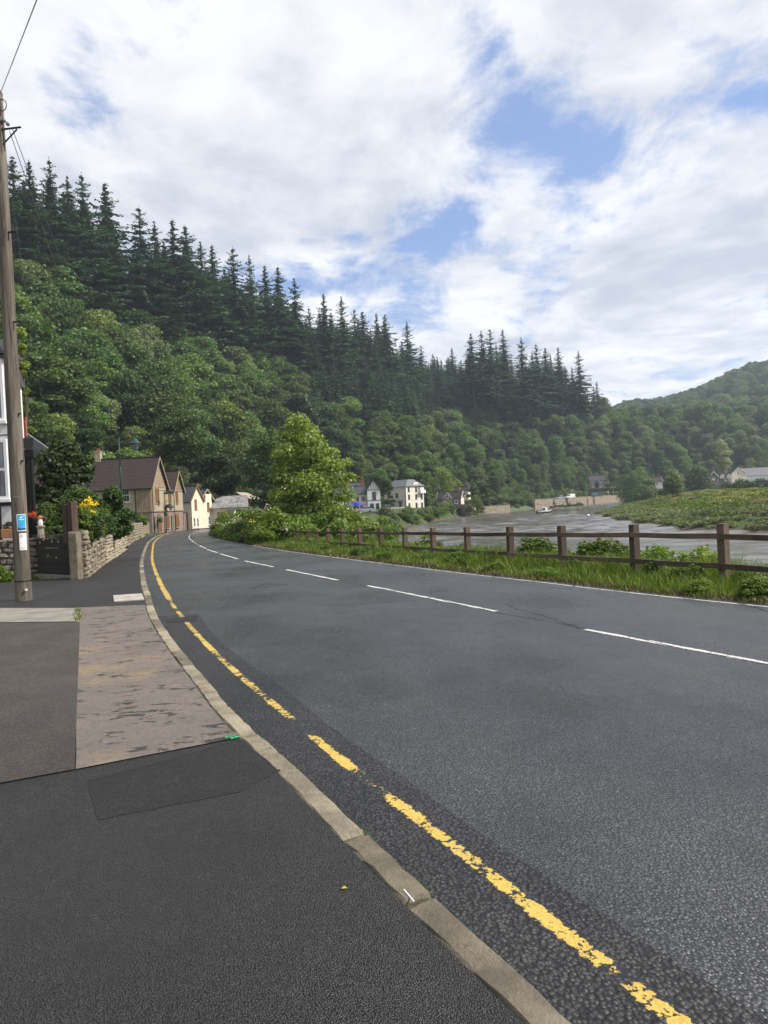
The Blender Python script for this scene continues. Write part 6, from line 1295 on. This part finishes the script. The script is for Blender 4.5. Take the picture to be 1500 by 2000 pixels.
def far_house(label,px,pyb,Y,L,D,he,hr,rot,wm,rm,verge='upvc',axis='x',wins=((1.5,1),(4,1)),ch=True):
    p=at(px,pyb,Y); o=thing('house',label,'house',(float(p[0]),Y,float(p[2])),rot); gable_walls(o,-L/2,L/2,0,D,-2,he,hr,axis,wm); gable_roof(o,-L/2,L/2,0,D,he,hr,axis,rm,.35,course=.5,verge=verge)
    f=Face((-L/2,0,0),0); [f.window(o,x,z,1.2,1.3,'upvc',2,1,.16) for x,z in wins]
    if ch: chimney(o,L/2-.8,D/2,hr-.6,hr+1,'brick',.7)
    return o
far_house('low white house with brown roof just left of the small willow',1277,950,345,8.5,6,2.4,4.6,-.1,'white_wall','tiles',wins=((1,.6),(3,.6),(5.2,.6)))
far_house('stone house with pointed white edged gable at the left of the row',1394,941,370,4.6,6,2.6,5.4,.1,'stone_grey','slate',axis='y',wins=((1.7,1.),))
o=far_house('grey roofed house with two small white edged dormers',1410,941,372,7,6,2.2,4.,.05,'stone_grey','slate',wins=((.5,.4),(5,.4)))
for x in (-1.,2.6): gable_walls(o,x,x+1.8,-.5,2,1.8,2.9,3.9,'y','cream','dormer'); gable_roof(o,x,x+1.8,-.5,2,2.9,3.9,'y','slate',.15,course=.5,verge='upvc'); Face((x,-.5,0),0).window(o,.5,2.1,.8,.7,'upvc',1,1,.1)
far_house('cream gabled house with white bargeboards behind the dark hedge',1443,940,385,8,6,4.2,7.6,.05,'cream','slate',axis='y',wins=((3.2,3.6),))
far_house('long low building with pale grey roof at the right picture edge',1492,938,390,26,9,3.0,7.2,0,'white_wall','slate_l',wins=(),ch=False)
0 and far_house('small cream cottage half hidden in trees on the far hillside',1256,918,420,8,5,3,4.6,0,'cream','tiles',wins=((1,.8),(4,.8)))
# ---------------- haze
HZ=MB().box(-500,1700,-40,1900,WZ-9.5,330).obj('haze',M['metal']); tag(HZ,'thin pale summer haze filling the valley',kind='stuff'); hm_=bpy.data.materials.new('haze_air'); hm_.use_nodes=True; nt=hm_.node_tree; nt.nodes.clear(); o_=nt.nodes.new('ShaderNodeOutputMaterial'); v_=nt.nodes.new('ShaderNodeVolumePrincipled'); v_.inputs['Color'].default_value=(.72,.83,1,1); v_.inputs['Density'].default_value=.00023; v_.inputs['Anisotropy'].default_value=.2; nt.links.new(v_.outputs[0],o_.inputs['Volume']); HZ.data.materials.clear(); HZ.data.materials.append(hm_)

for i in range(46):
    u=i/45; x=-8.5-u*5.9+random.uniform(-.1,.25); y=19.6+u*18.5; shrub(random.choice([0,1,2,6]),'leafy plant spilling over the top of the rubble garden wall','plant',(x,y,float(interp(y,[(18,1.1),(39,1.0)]))),random.uniform(.28,.6),random.uniform(.35,.9),'plants spilling over the garden wall','wall_plant')
